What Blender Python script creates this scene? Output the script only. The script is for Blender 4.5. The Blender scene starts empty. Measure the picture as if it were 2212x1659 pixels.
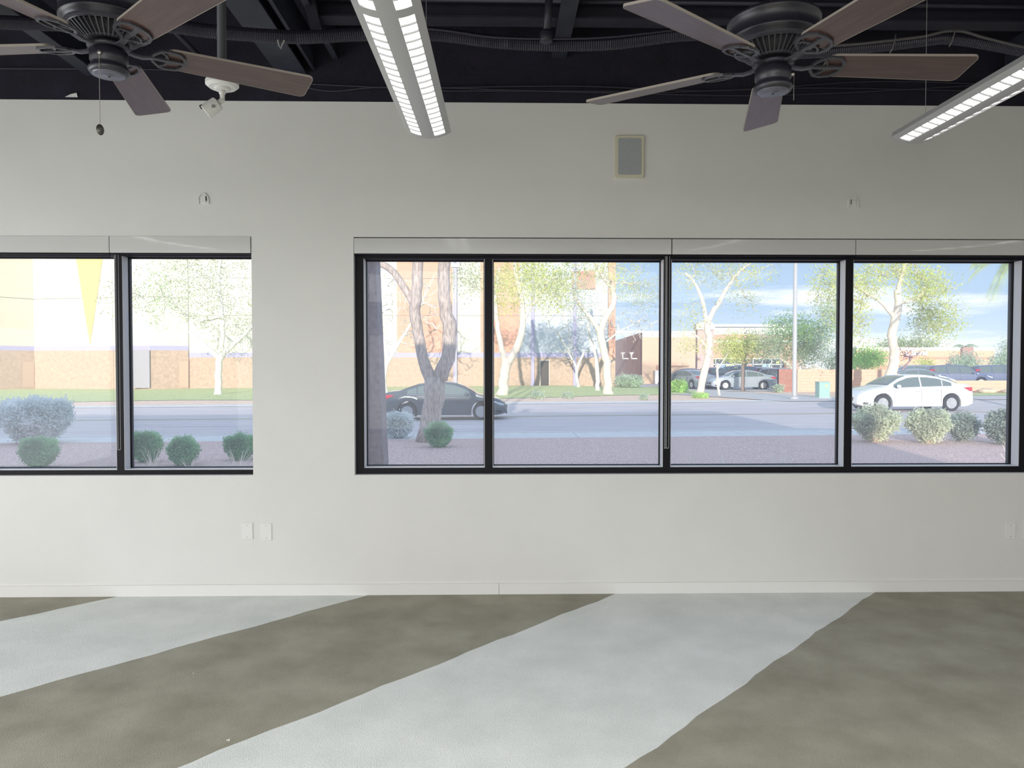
import bpy, math, random
import numpy as np
from mathutils import Vector, Matrix
random.seed(7); rng = np.random.default_rng(7)
R = math.radians
COL = bpy.context.scene.collection
SC = bpy.context.scene

# ------------------------------------------------------------------ camera
FPX, IW, IH = 1600.0, 2212.0, 1659.0
YAW, PITCH = R(1.1), R(-1.4)
EYE = np.array([0.0, 0.0, 1.55])
_cy, _sy, _cp, _sp = math.cos(YAW), math.sin(YAW), math.cos(PITCH), math.sin(PITCH)
FW = np.array([_sy*_cp, _cy*_cp, _sp]); RT = np.array([_cy, -_sy, 0.0]); UP = np.cross(RT, FW)
cam = bpy.data.cameras.new('camera'); camo = bpy.data.objects.new('camera', cam); COL.objects.link(camo)
cam.sensor_fit = 'HORIZONTAL'; cam.sensor_width = 36.0; cam.lens = FPX/IW*36.0; cam.clip_end = 900
camo.matrix_world = Matrix(((RT[0], UP[0], -FW[0], EYE[0]), (RT[1], UP[1], -FW[1], EYE[1]), (RT[2], UP[2], -FW[2], EYE[2]), (0, 0, 0, 1)))
SC.camera = camo

# ------------------------------------------------------------------ sky, sun, exposure
SC.view_settings.view_transform = 'Standard'; SC.view_settings.look = 'None'
SC.view_settings.gamma = 1.0; SC.view_settings.exposure = 0.0; SC.view_settings.use_curve_mapping = False
w = bpy.data.worlds.new('sky'); SC.world = w; w.use_nodes = True
nt = w.node_tree; nt.nodes.clear(); N = nt.nodes.new; L = nt.links.new
out = N('ShaderNodeOutputWorld'); bg = N('ShaderNodeBackground'); L(bg.outputs[0], out.inputs[0])
bg.inputs[1].default_value = 1.95
tc = N('ShaderNodeTexCoord'); sep = N('ShaderNodeSeparateXYZ'); L(tc.outputs['Generated'], sep.inputs[0])
cr = N('ShaderNodeValToRGB'); L(sep.outputs['Z'], cr.inputs[0])
e = cr.color_ramp.elements
e[0].position = 0.0; e[0].color = (0.50, 0.58, 0.66, 1); e[1].position = 0.9; e[1].color = (0.21, 0.31, 0.46, 1)
k = e.new(0.08); k.color = (0.30, 0.41, 0.54, 1); k = e.new(0.25); k.color = (0.20, 0.32, 0.48, 1)
mp = N('ShaderNodeMapping'); L(tc.outputs['Generated'], mp.inputs[0]); mp.inputs['Scale'].default_value = (1.3, 1.3, 9.0)
nz = N('ShaderNodeTexNoise'); L(mp.outputs[0], nz.inputs[0]); nz.inputs['Scale'].default_value = 2.6; nz.inputs['Detail'].default_value = 7; nz.inputs['Roughness'].default_value = .6
c2 = N('ShaderNodeValToRGB'); L(nz.outputs[0], c2.inputs[0]); c2.color_ramp.elements[0].position = .50; c2.color_ramp.elements[1].position = .72
mx = N('ShaderNodeMixRGB'); L(c2.outputs[0], mx.inputs[0]); L(cr.outputs[0], mx.inputs[1]); mx.inputs[2].default_value = (.86, .85, .86, 1)
L(mx.outputs[0], bg.inputs[0])

def light(name, typ, loc, energy, color, rot=None, size=None, size_y=None, angle=None):
    l = bpy.data.lights.new(name, typ); l.energy = energy; l.color = color
    if size: l.shape = 'RECTANGLE'; l.size = size; l.size_y = size_y
    if angle: l.angle = angle
    o = bpy.data.objects.new(name, l); COL.objects.link(o); o.location = loc
    if rot is not None: o.rotation_euler = rot
    return o
SUN_DIR = Vector((0.12, 1.0, -0.195)).normalized()
sun = light('sun', 'SUN', (0, -20, 12), 4.6, (1.0, .93, .82), angle=R(.6))
sun.rotation_euler = SUN_DIR.to_track_quat('-Z', 'Y').to_euler()
# added unseen fill lamps: behind the camera, overhead and at the left
light('fill_south', 'AREA', (-2.8, -5.6, 1.2), 105, (1.0, .985, .95), (R(90), 0, 0), 5.5, 2.0)
light('fill_overhead', 'AREA', (-0.4, -1.4, 2.75), 500, (1.0, .99, .97), (0, 0, 0), 8.0, 4.5)  # added downward fill that brightens the floor
light('fill_west', 'AREA', (-5.8, 1.6, 1.1), 130, (.97, .98, 1.0), (0, R(-90), 0), 1.8, 5.0)
SC.cycles.max_bounces = 9; SC.cycles.diffuse_bounces = 5; SC.cycles.glossy_bounces = 4
SC.cycles.transparent_max_bounces = 24; SC.cycles.transmission_bounces = 4
SC.cycles.sample_clamp_indirect = 6.0; SC.cycles.caustics_reflective = False; SC.cycles.caustics_refractive = False

# ------------------------------------------------------------------ pixel -> place helpers (used to measure positions)
def ray(px, py): return FW + RT*(px-IW/2)/FPX - UP*(py-IH/2)/FPX
def PY(px, py, Y):
    d = ray(px, py); return EYE + d*(Y/d[1])
def PZ(px, py, Z):
    d = ray(px, py); return EYE + d*((Z-EYE[2])/d[2])
def sstep(a, b, x):
    t = min(1, max(0, (x-a)/(b-a))); return t*t*(3-2*t)
def gz(x, y):
    t = .008*max(-30, min(30, x))
    if y < 21.8: return -.40+t
    if y < 36.8: return -.52+t
    return -.38+t+(1-sstep(4, 12, x))*.19*min(1, max(0, (y-38)/20))
def GP(px, py):
    "the place on the ground seen at a pixel"
    d = ray(px, py); Y = 6.0
    while Y < 200:
        p = EYE+d*(Y/d[1])
        if p[2] <= gz(p[0], Y): return p
        Y += .1
    return p
def pxm(Y): return Y/FPX   # metres per pixel at a depth

# ------------------------------------------------------------------ materials
MATS = {}
def mat(name, col, rough=.6, metal=0.0, var=0.0, scale=8.0, bump=0.0, bscale=60.0, spec=.5, coat=0.0, emit=None, alt=None, stretch=None, detail=4):
    if name in MATS: return MATS[name]
    m = bpy.data.materials.new(name); m.use_nodes = True; MATS[name] = m
    t = m.node_tree; b = t.nodes['Principled BSDF']
    b.inputs['Base Color'].default_value = (*col, 1); b.inputs['Roughness'].default_value = rough
    b.inputs['Metallic'].default_value = metal; b.inputs['Specular IOR Level'].default_value = spec
    if coat: b.inputs['Coat Weight'].default_value = coat; b.inputs['Coat Roughness'].default_value = .05 if 'paint' in name or 'gloss' in name else .22
    if emit: b.inputs['Emission Color'].default_value = (*emit[:3], 1); b.inputs['Emission Strength'].default_value = emit[3]
    if var or bump or alt:
        tc = t.nodes.new('ShaderNodeTexCoord'); src = tc.outputs['Object']
        if stretch:
            mp = t.nodes.new('ShaderNodeMapping'); mp.inputs['Scale'].default_value = stretch; t.links.new(src, mp.inputs[0]); src = mp.outputs[0]
        if var or alt:
            n = t.nodes.new('ShaderNodeTexNoise'); n.inputs['Scale'].default_value = scale; n.inputs['Detail'].default_value = detail
            t.links.new(src, n.inputs[0])
            r = t.nodes.new('ShaderNodeValToRGB'); t.links.new(n.outputs[0], r.inputs[0])
            r.color_ramp.elements[0].position = .32; r.color_ramp.elements[1].position = .68
            a = alt if alt else tuple(max(0, c*(1-var)) for c in col)
            hi = col if alt else tuple(min(1, c*(1+var)) for c in col)
            r.color_ramp.elements[0].color = (*a, 1); r.color_ramp.elements[1].color = (*hi, 1)
            t.links.new(r.outputs[0], b.inputs['Base Color'])
        if bump:
            n2 = t.nodes.new('ShaderNodeTexNoise'); n2.inputs['Scale'].default_value = bscale; n2.inputs['Detail'].default_value = 3
            t.links.new(src, n2.inputs[0])
            bp = t.nodes.new('ShaderNodeBump'); bp.inputs['Strength'].default_value = bump; bp.inputs['Distance'].default_value = .02
            t.links.new(n2.outputs[0], bp.inputs['Height']); t.links.new(bp.outputs[0], b.inputs['Normal'])
    return m
def leafmat(name, col, var=.3):
    "thin leaves: diffuse on both sides, some light through"
    if name in MATS: return MATS[name]
    m = bpy.data.materials.new(name); m.use_nodes = True; MATS[name] = m
    t = m.node_tree; b = t.nodes['Principled BSDF']; o = t.nodes['Material Output']
    g = t.nodes.new('ShaderNodeTexNoise'); g.inputs['Scale'].default_value = 1.7; g.inputs['Detail'].default_value = 5
    tc = t.nodes.new('ShaderNodeTexCoord'); t.links.new(tc.outputs['Object'], g.inputs[0])
    r = t.nodes.new('ShaderNodeValToRGB'); t.links.new(g.outputs[0], r.inputs[0])
    r.color_ramp.elements[0].position = .35; r.color_ramp.elements[1].position = .65
    r.color_ramp.elements[0].color = (*[c*(1-var) for c in col], 1); r.color_ramp.elements[1].color = (*[min(1, c*(1+var*.6)) for c in col], 1)
    t.links.new(r.outputs[0], b.inputs['Base Color']); b.inputs['Roughness'].default_value = .6; b.inputs['Specular IOR Level'].default_value = .2
    tr = t.nodes.new('ShaderNodeBsdfTranslucent'); t.links.new(r.outputs[0], tr.inputs[0])
    ms = t.nodes.new('ShaderNodeMixShader'); ms.inputs[0].default_value = .5
    t.links.new(b.outputs[0], ms.inputs[1]); t.links.new(tr.outputs[0], ms.inputs[2]); t.links.new(ms.outputs[0], o.inputs[0])
    return m

# ------------------------------------------------------------------ mesh builder
class MB:
    def __init__(s): s.v = []; s.f = []
    def add(s, V, F):
        b = len(s.v); s.v.extend([tuple(map(float, p)) for p in V]); s.f.extend([tuple(i+b for i in f) for f in F]); return s
    def box(s, x0, x1, y0, y1, z0, z1):
        return s.add([(x0,y0,z0),(x1,y0,z0),(x1,y1,z0),(x0,y1,z0),(x0,y0,z1),(x1,y0,z1),(x1,y1,z1),(x0,y1,z1)],
                     [(0,3,2,1),(4,5,6,7),(0,1,5,4),(1,2,6,5),(2,3,7,6),(3,0,4,7)])
    def prism(s, pts, vec):
        "polygon pts (3D, planar) pushed along vec"
        n = len(pts); P = [np.array(p, float) for p in pts]; vec = np.array(vec, float)
        return s.add(P+[p+vec for p in P], [tuple(range(n))[::-1], tuple(range(n, 2*n))]+[(i, (i+1)%n, n+(i+1)%n, n+i) for i in range(n)])
    def tube(s, pts, rad, n=8, caps=True):
        P = [np.array(p, float) for p in pts]; m = len(P)
        if not hasattr(rad, '__len__'): rad = [rad]*m
        V = []; ref = None
        for i in range(m):
            d = P[min(i+1, m-1)]-P[max(i-1, 0)]; l = np.linalg.norm(d); d = d/l if l > 1e-9 else np.array([0, 0, 1.])
            if ref is None or abs(ref@d) > .95: ref = np.array([1., 0, 0]) if abs(d[0]) < .8 else np.array([0, 1., 0])
            a = np.cross(d, ref); a /= np.linalg.norm(a); b = np.cross(d, a); ref = -np.cross(d, a) if False else b
            ref = np.cross(a, d)
            for k in range(n):
                t = 2*math.pi*k/n; V.append(P[i]+rad[i]*(math.cos(t)*a+math.sin(t)*b))
        F = [(i*n+k, i*n+(k+1)%n, (i+1)*n+(k+1)%n, (i+1)*n+k) for i in range(m-1) for k in range(n)]
        if caps: F += [tuple(range(n))[::-1], tuple(range((m-1)*n, m*n))]
        return s.add(V, F)
    def lathe(s, prof, n=32, c=(0, 0, 0), axis=None):
        "profile (r,z) turned about z (or about a direction)"
        V = []; M = Matrix.Identity(3)
        if axis is not None: M = Vector(axis).to_track_quat('Z', 'Y').to_matrix()
        for r, z in prof:
            for k in range(n):
                t = 2*math.pi*k/n; q = M @ Vector((r*math.cos(t), r*math.sin(t), z)); V.append((q[0]+c[0], q[1]+c[1], q[2]+c[2]))
        m = len(prof)
        F = [(i*n+k, i*n+(k+1)%n, (i+1)*n+(k+1)%n, (i+1)*n+k) for i in range(m-1) for k in range(n)]
        if prof[0][0] > 1e-6: F.append(tuple(range(n))[::-1])
        if prof[-1][0] > 1e-6: F.append(tuple(range((m-1)*n, m*n)))
        return s.add(V, F)
    def ribbon(s, pts, w, th, closed=False, up=(0, 0, 1)):
        "flat strip following pts in a plane whose normal is up"
        P = [np.array(p, float) for p in pts]; n = len(P); up = np.array(up, float); V = []
        for i in range(n):
            a = P[(i-1) % n] if closed or i > 0 else P[i]; b = P[(i+1) % n] if closed or i < n-1 else P[i]
            d = b-a; d /= np.linalg.norm(d); q = np.cross(up, d)*w/2
            V += [P[i]-q-up*th/2, P[i]+q-up*th/2, P[i]+q+up*th/2, P[i]-q+up*th/2]
        m = n if closed else n-1; F = []
        for i in range(m):
            j = (i+1) % n
            for k in range(4): F.append((i*4+k, i*4+(k+1) % 4, j*4+(k+1) % 4, j*4+k))
        if not closed: F += [(3, 2, 1, 0), tuple((n-1)*4+k for k in range(4))]
        return s.add(V, F)
    def grid(s, P00, P10, P11, P01, nx, ny, zf=None, off=0.0):
        V = []
        for j in range(ny+1):
            for i in range(nx+1):
                u, v = i/nx, j/ny
                p = (1-u)*(1-v)*np.array(P00, float)+u*(1-v)*np.array(P10, float)+u*v*np.array(P11, float)+(1-u)*v*np.array(P01, float)
                if zf: p = np.array([p[0], p[1], zf(p[0], p[1])+off])
                V.append(p)
        return s.add(V, [(j*(nx+1)+i, j*(nx+1)+i+1, (j+1)*(nx+1)+i+1, (j+1)*(nx+1)+i) for j in range(ny) for i in range(nx)])
    def xf(s, M):
        s.v = [tuple(M @ Vector(p)) for p in s.v]; return s
    def build(s, name, m, parent=None, smooth=False, origin=None, bevel=0.0, kind=None):
        me = bpy.data.meshes.new(name); v = s.v
        if origin is not None: v = [(p[0]-origin[0], p[1]-origin[1], p[2]-origin[2]) for p in v]
        me.from_pydata(v, [], s.f); me.materials.append(m)
        if smooth: me.polygons.foreach_set('use_smooth', [True]*len(me.polygons))
        me.update()
        o = bpy.data.objects.new(name, me); COL.objects.link(o)
        if parent is not None: o.parent = parent
        elif origin is not None: o.location = origin
        if bevel: b = o.modifiers.new('bevel', 'BEVEL'); b.width = bevel; b.segments = 2; b.limit_method = 'ANGLE'
        if kind: o['kind'] = kind
        return o
def fixn(o):
    import bmesh
    b = bmesh.new(); b.from_mesh(o.data); bmesh.ops.recalc_face_normals(b, faces=b.faces); b.to_mesh(o.data); b.free(); return o
def empty(name, loc, rz=0.0):
    o = bpy.data.objects.new(name, None); COL.objects.link(o); o.location = loc; o.rotation_euler = (0, 0, rz); o.empty_display_size = .1; return o
def tag(o, label, cat, group=None, kind=None):
    o['label'] = label; o['category'] = cat
    if group: o['group'] = group
    if kind: o['kind'] = kind
    return o
def struct(o): o['kind'] = 'structure'; return o
def part(name, mesh_from, parent, loc=(0, 0, 0), rot=(0, 0, 0), scale=None):
    o = bpy.data.objects.new(name, mesh_from.data); COL.objects.link(o); o.parent = parent; o.location = loc; o.rotation_euler = rot
    if scale: o.scale = scale
    return o
def copy_tree(o, parent=None):
    c = o.copy(); COL.objects.link(c); c.parent = parent
    for ch in list(o.children): copy_tree(ch, c)
    return c
# ------------------------------------------------------------------ materials of the room
M_wall = mat('white_wall_paint', (.69, .69, .675), .75, var=.015, scale=3, bump=.04, bscale=220)
M_dark = mat('black_ceiling_paint', (.0085, .007, .018), .9, var=.35, scale=6, bump=.2, bscale=40)
M_steel = mat('black_painted_steel', (.018, .016, .030), .6, var=.2, scale=9)
M_trim = mat('white_trim_paint', (.74, .74, .73), .35)
M_frame = mat('black_window_aluminium', (.006, .006, .010), .5, spec=.2)
M_lit_face = mat('grey_window_stop', (.66, .67, .72), .4)  # grey stands in for daylight grazing the dark frame sides
M_val = mat('white_gloss_valance', (.60, .60, .595), .25, spec=.6, coat=1.0)
M_seam = mat('seam_shadow_gap', (.05, .05, .05), .9)

def carpet(name, a, b):
    m = mat(name, b, 1.0, alt=a, scale=3.2, spec=.1, detail=9)
    t = m.node_tree; bs = t.nodes['Principled BSDF']; bs.inputs['Sheen Weight'].default_value = .15; bs.inputs['Sheen Roughness'].default_value = .5
    tc = [n for n in t.nodes if n.type == 'TEX_COORD'][0]
    n1 = t.nodes.new('ShaderNodeTexNoise'); n1.inputs['Scale'].default_value = 170; n1.inputs['Detail'].default_value = 4; t.links.new(tc.outputs['Object'], n1.inputs[0])
    bp = t.nodes.new('ShaderNodeBump'); bp.inputs['Strength'].default_value = .45; bp.inputs['Distance'].default_value = .02
    t.links.new(n1.outputs[0], bp.inputs['Height']); t.links.new(bp.outputs[0], bs.inputs['Normal'])
    ramp = [n for n in t.nodes if n.type == 'VALTORGB'][0]
    mm = t.nodes.new('ShaderNodeMixRGB'); mm.blend_type = 'MULTIPLY'; mm.inputs[0].default_value = .25
    r2 = t.nodes.new('ShaderNodeValToRGB'); r2.color_ramp.elements[0].position = .35; r2.color_ramp.elements[1].position = .6
    r2.color_ramp.elements[0].color = (.45, .45, .45, 1); t.links.new(n1.outputs[0], r2.inputs[0])
    t.links.new(ramp.outputs[0], mm.inputs[1]); t.links.new(r2.outputs[0], mm.inputs[2]); t.links.new(mm.outputs[0], bs.inputs['Base Color'])
    return m
M_cl = carpet('pale_sage_carpet', (.72, .755, .73), (.84, .87, .845))
M_cd = carpet('olive_brown_carpet', (.255, .24, .175), (.37, .355, .275))

# clear glass with a slight glint; an added translucent veil imitates glare haze
def make_glass():
    m = bpy.data.materials.new('glare_veil_glass'); m.use_nodes = True; t = m.node_tree; t.nodes.clear()
    o = t.nodes.new('ShaderNodeOutputMaterial'); tr = t.nodes.new('ShaderNodeBsdfTransparent'); tl = t.nodes.new('ShaderNodeBsdfTranslucent')
    gl = t.nodes.new('ShaderNodeBsdfGlossy'); gl.inputs['Roughness'].default_value = .02
    tl.inputs[0].default_value = (.95, .95, 1.0, 1)
    tc = t.nodes.new('ShaderNodeTexCoord'); n = t.nodes.new('ShaderNodeTexNoise'); n.inputs['Scale'].default_value = 2.0; n.inputs['Detail'].default_value = 6
    t.links.new(tc.outputs['Object'], n.inputs[0])
    mr = t.nodes.new('ShaderNodeMapRange'); mr.inputs['To Min'].default_value = VEIL-.03; mr.inputs['To Max'].default_value = VEIL+.03
    t.links.new(n.outputs[0], mr.inputs['Value'])
    m1 = t.nodes.new('ShaderNodeMixShader'); t.links.new(mr.outputs[0], m1.inputs[0]); t.links.new(tr.outputs[0], m1.inputs[1]); t.links.new(tl.outputs[0], m1.inputs[2])
    fr = t.nodes.new('ShaderNodeFresnel'); fr.inputs[0].default_value = 1.33
    m2 = t.nodes.new('ShaderNodeMixShader'); t.links.new(fr.outputs[0], m2.inputs[0]); t.links.new(m1.outputs[0], m2.inputs[1]); t.links.new(gl.outputs[0], m2.inputs[2])
    t.links.new(m2.outputs[0], o.inputs[0]); return m
VEIL = .19  # strength of the added haze veil
M_glass = make_glass()

# ------------------------------------------------------------------ room shell
WY0, WY1 = 5.0, 5.2
XW, XE, YS, ZC = -6.0, 6.1, -6.0, 4.35
ZT = 3.31
z_sill = PY(1100, 1025, 5.0)[2]; z_head = PY(1100, 513, 5.0)[2]
w1a, w1b = -5.0, PY(545, 790, 5.0)[0]
w2a, w2b = PY(765, 790, 5.0)[0], 5.2
XL = -26.0
mb = MB()
for a, b in ((XL, w1a), (w1b, w2a), (w2b, XE)): mb.box(a, b, WY0, WY1, z_sill, z_head)
mb.box(XL, XE, WY0, WY1, -.55, z_sill); mb.box(XL, XE, WY0, WY1, z_head, ZT)
struct(mb.build('wall_north', M_wall))
struct(MB().box(XL, XE, WY0+.004, WY1, ZT, 4.85).build('wall_north_upper', M_dark))
M_wht = mat('plain_room_wall', (.74, .74, .72), .8)
struct(MB().box(XW-.2, XW, YS, WY0, -.1, ZC).build('wall_west', M_wht))
struct(MB().box(XE, XE+.2, YS, WY1, -.55, 4.85).build('wall_east', M_wht))
struct(MB().box(XL, XE+.2, YS-.2, YS, -.55, 4.85).build('wall_south', M_wht))
struct(MB().box(XL, XE+.2, YS, WY1, ZC, ZC+.15).build('ceiling', M_dark))
floor = struct(MB().box(XW, XE, YS, WY0, -.15, -.010).build('floor', mat('floor_slab', (.2, .2, .18), .9)))
# carpet strips, cut to the room, with slightly wandering edges
def line_pts(p, q):
    A, B = PZ(*p, 0), PZ(*q, 0); d = B-A; d /= np.linalg.norm(d); return A[:2], d[:2]
E_ = [line_pts((230, 1294), (0, 1342)), line_pts((780, 1289), (0, 1505)), line_pts((1318, 1287), (380, 1659)), line_pts((1878, 1286), (1350, 1659))]
def edge(i, wob=.006):
    A, d = E_[i]; d = d if d[1] < 0 else -d
    t1 = (YS+.0-A[1])/d[1]; t0 = (WY0-A[1])/d[1]; n = 130; nrm = np.array([-d[1], d[0]]); pts = []
    ph = rng.uniform(0, 6, 3)
    for k in range(n+1):
        t = t0+(t1-t0)*k/n; off = wob*(math.sin(t*9+ph[0])+.6*math.sin(t*23+ph[1])+.4*math.sin(t*51+ph[2]))
        pts.append(A+d*t+nrm*off)
    return pts
edges = [edge(i) for i in range(4)]
def strip(poly, m):
    pts = []
    for p in poly:
        pts.append((min(XE, max(XW, p[0])), min(WY0, max(YS, p[1])), -.010))
    o = MB().prism(pts, (0, 0, .010)).build('carpet_strip', m, floor); return fixn(o)
def wall_end(x): return (x, WY0)
rev = lambda l: list(l)[::-1]
def clip_x(l): return [p for p in l if XW <= p[0] <= XE] or [l[0]]
def between(i, j):
    a, b = clip_x(edges[i]), clip_x(edges[j]); return a+rev(b)
def corner_fill(a, b):
    return []
# an edge leaves the room through the west wall; corners of the room are added where needed
a0, a1, a2, a3 = [clip_x(e_) for e_ in edges]
def exit_pt(l): return l[-1]
strips = []
strips.append((a0+[np.array([XW, a0[-1][1]]), np.array([XW, WY0])], M_cd))
strips.append((a0+[np.array([XW, a0[-1][1]]), np.array([XW, a1[-1][1]])]+rev(a1), M_cl))
def west_to(l): return [np.array([XW, l[-1][1]])] if l[-1][1] > YS+.05 else [np.array([l[-1][0], YS])]
strips.append((a1+west_to(a1)+([np.array([XW, YS])] if west_to(a1)[0][1] > YS+.1 and west_to(a2)[0][1] < YS+.1 else [])+west_to(a2)+rev(a2), M_cd))
strips.append((a2+west_to(a2)+([np.array([XW, YS])] if west_to(a2)[0][1] > YS+.1 and west_to(a3)[0][1] < YS+.1 else [])+west_to(a3)+rev(a3), M_cl))
strips.append((a3+west_to(a3)+([np.array([XW, YS])] if west_to(a3)[0][1] > YS+.1 else [])+[np.array([XE, YS]), np.array([XE, WY0])], M_cd))
for poly, m in strips: strip(poly, m)

# baseboard, two lengths meeting at a seam, with a thin lip
bb = struct(empty('baseboard_north', (0, WY0, 0)))
xs = PY(1078, 1270, 5.0)[0]; zb = PY(1100, 1259, 5.0)[2]
for a, b in ((XW, xs-.0015), (xs+.0015, XE)):
    o = MB().box(a, b, -.010, 0, 0, zb-.006).box(a, b, -.013, 0, zb-.006, zb).build('board', M_trim, bb)

# ------------------------------------------------------------------ windows
GY = 5.15; FY = 5.05
def X5(px, Y=FY): return PY(px, 790, Y)[0]
def Z5(py, px=1100, Y=FY): return PY(px, py, Y)[2]
def window(name, xa, xb, muls, ztop, zbot, zhead, zsl, left_w, right_w):
    r = struct(empty(name, ((xa+xb)/2, GY, zbot))); O = ((xa+xb)/2, GY, zbot)
    def p(nm, x0, x1, y0, y1, z0, z1, m, bevel=0):
        return MB().box(x0, x1, y0, y1, z0, z1).build(nm, m, r, origin=O)
    p('head_rail', xa, xb, FY, 5.19, ztop, zhead, M_frame)
    p('bottom_rail', xa, xb, FY, 5.19, zsl, zbot, M_frame)
    ed = [(xa, xa+left_w)]+muls+[(xb-right_w, xb)]
    for a, b in ed:
        p('mullion', a, b, FY, 5.19, zbot, ztop, M_frame)
        if b < xb: p('painted_lit_face', b, b+.004, FY+.004, GY-.022, zbot+.004, ztop, M_lit_face)  # pale slabs paint grazing daylight onto the black frame
        if a > xa: p('painted_lit_face', a-.004, a, FY+.004, GY-.022, zbot+.004, ztop, M_lit_face)
    for i in range(len(ed)-1):
        a, b = ed[i][1], ed[i+1][0]
        p('painted_lit_face', a, b, FY+.004, GY-.02, zbot, zbot+.004, MATS['light_stop'])
        g = MB(); g.box(a, a+.009, GY-.018, GY+.008, zbot, ztop).box(b-.009, b, GY-.018, GY+.008, zbot, ztop).box(a, b, GY-.018, GY+.008, zbot, zbot+.009).box(a, b, GY-.018, GY+.008, ztop-.007, ztop)
        g.build('gasket', M_frame, r, origin=O)
        MB().add([(a, GY, zbot), (b, GY, zbot), (b, GY, ztop), (a, GY, ztop)], [(0, 1, 2, 3)]).build('pane', M_glass, r, origin=O)
    return r
mat('light_stop', (.75, .76, .80), .35)  # paler grey paints skylight on top of the bottom rail
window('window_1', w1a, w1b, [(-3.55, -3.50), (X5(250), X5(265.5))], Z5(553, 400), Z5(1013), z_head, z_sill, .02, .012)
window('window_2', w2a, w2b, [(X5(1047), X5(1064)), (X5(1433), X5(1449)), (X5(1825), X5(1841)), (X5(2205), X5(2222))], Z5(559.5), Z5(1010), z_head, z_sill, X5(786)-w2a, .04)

# roller blind cassettes closing the top of each opening
def blind(x0, x1, label, zlo, zhi, chains):
    o0 = (x0, WY0, zlo); r = empty('roller_blind', o0)
    v = MB(); n = 8; prof = []
    for k in range(n+1):
        t = k/n; prof.append((WY0-.004-.0006*math.sin(math.pi*t), zlo+(zhi-zlo)*t))
    prof = [(WY0+.03, zlo)]+prof+[(WY0+.03, zhi)]
    V = [(x0+.001, y, z) for y, z in prof]+[(x1-.001, y, z) for y, z in prof]; m = len(prof)
    v.add(V, [(i, i+1, m+i+1, m+i) for i in range(m-1)]+[tuple(range(m)), tuple(range(2*m-1, m-1, -1)), (0, m, 2*m-1, m-1)])
    fixn(v.build('valance', M_val, r, origin=o0))
    MB().tube([(x0+.02, WY0+.04, zlo+.05), (x1-.02, WY0+.04, zlo+.05)], .012, 12).build('roller_tube', M_trim, r, origin=o0)
    MB().box(x0+.002, x1-.002, WY0-.001, WY0+.028, zlo-.010, zlo-.002).build('bottom_bar', M_frame, r, origin=o0)
    for (xa, xb2, zb_) in chains:
        c = MB(); pts = []; zt = zlo-.004; rr = (xb2-xa)/2; z = zt
        while z > zb_+rr*1.6: pts.append((xa, z)); z -= .0062
        for k in range(1, 8):
            a = math.pi*k/8; pts.append(((xa+xb2)/2-rr*math.cos(a), zb_+rr*1.6-rr*1.6*math.sin(a)))
        z = zb_+rr*1.6
        while z < zt: pts.append((xb2, z)); z += .0062
        for (x, z) in pts:
            s = .0021; y = WY0+.014
            c.add([(x-s, y, z), (x+s, y, z), (x, y-s, z), (x, y+s, z), (x, y, z-s), (x, y, z+s)], [(0,2,5),(2,1,5),(1,3,5),(3,0,5),(2,0,4),(1,2,4),(3,1,4),(0,3,4)])
        c.tube([(x, WY0+.014, z) for x, z in pts], .0006, 3)
        c.build('bead_chain', mat('steel_bead_chain', (.72, .72, .72), .4), r, origin=o0, kind='stuff')
    return r
zl1, zh1 = PY(400, 546.5, 5.0)[2], PY(400, 511, 5.0)[2]; zl2, zh2 = PY(1100, 548.5, 5.0)[2], PY(1100, 515.5, 5.0)[2]
def X0(px): return PY(px, 790, 5.0)[0]
G_b = 'white roller blind cassettes above the windows'
tag(blind(w1a+.003, X0(239.5), '', zl1, zh1, []), 'rolled-up white blind cassette at the far left, ending left of the black mullion', 'roller blind', G_b)
tag(blind(X0(240.5), w1b-.004, '', zl1, zh1, [(X0(242.5), X0(248), Z5(973)), (X0(250.5), X0(256), Z5(969))]), 'rolled-up white blind cassette above the left window pane beside the plain wall pier', 'roller blind', G_b)
tag(blind(w2a+.003, X0(1449), '', zl2, zh2, [(X0(1437.3), X0(1439.6), Z5(968)), (X0(1441.2), X0(1446.5), Z5(968))]), 'longest rolled-up white blind cassette, above the parked dark car outside', 'roller blind', G_b)
tag(blind(X0(1450.5), X0(1844.5), '', zl2, zh2, []), 'rolled-up white blind cassette above the pane showing the street lamp pole', 'roller blind', G_b)
tag(blind(X0(1845.5), w2b-.004, '', zl2, zh2, []), 'rolled-up white blind cassette at the right, above the white car outside', 'roller blind', G_b)

# ------------------------------------------------------------------ things fixed to the wall
def rrect(x0, x1, z0, z1, r, y, n=6):
    P = []
    for cx, cz, a0 in ((x1-r, z1-r, 0), (x0+r, z1-r, 90), (x0+r, z0+r, 180), (x1-r, z0+r, 270)):
        for k in range(n+1):
            a = R(a0+90*k/n); P.append((cx+r*math.cos(a), y, cz+r*math.sin(a)))
    return P
def wpt(px, py): return PY(px, py, 5.0)
# wall speaker
a, b = wpt(1327, 386), wpt(1391, 293.5); O = ((a[0]+b[0])/2, 5.0, a[2])
sp = tag(empty('wall_speaker', O), 'upright wall speaker with cream frame and grey grille set in the white wall', 'speaker')
fixn(MB().prism(rrect(a[0], b[0], a[2], b[2], .014, 5.0), (0, -.012, 0)).build('frame', mat('aged_cream_plastic', (.62, .59, .47), .5), sp, origin=O, bevel=.003))
fixn(MB().prism(rrect(a[0]+.024, b[0]-.021, a[2]+.024, b[2]-.020, .012, 4.9885), (0, -.003, 0)).build('grille', mat('grey_speaker_grille', (.36, .38, .39), .6, var=.15, scale=300), sp, origin=O))
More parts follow.
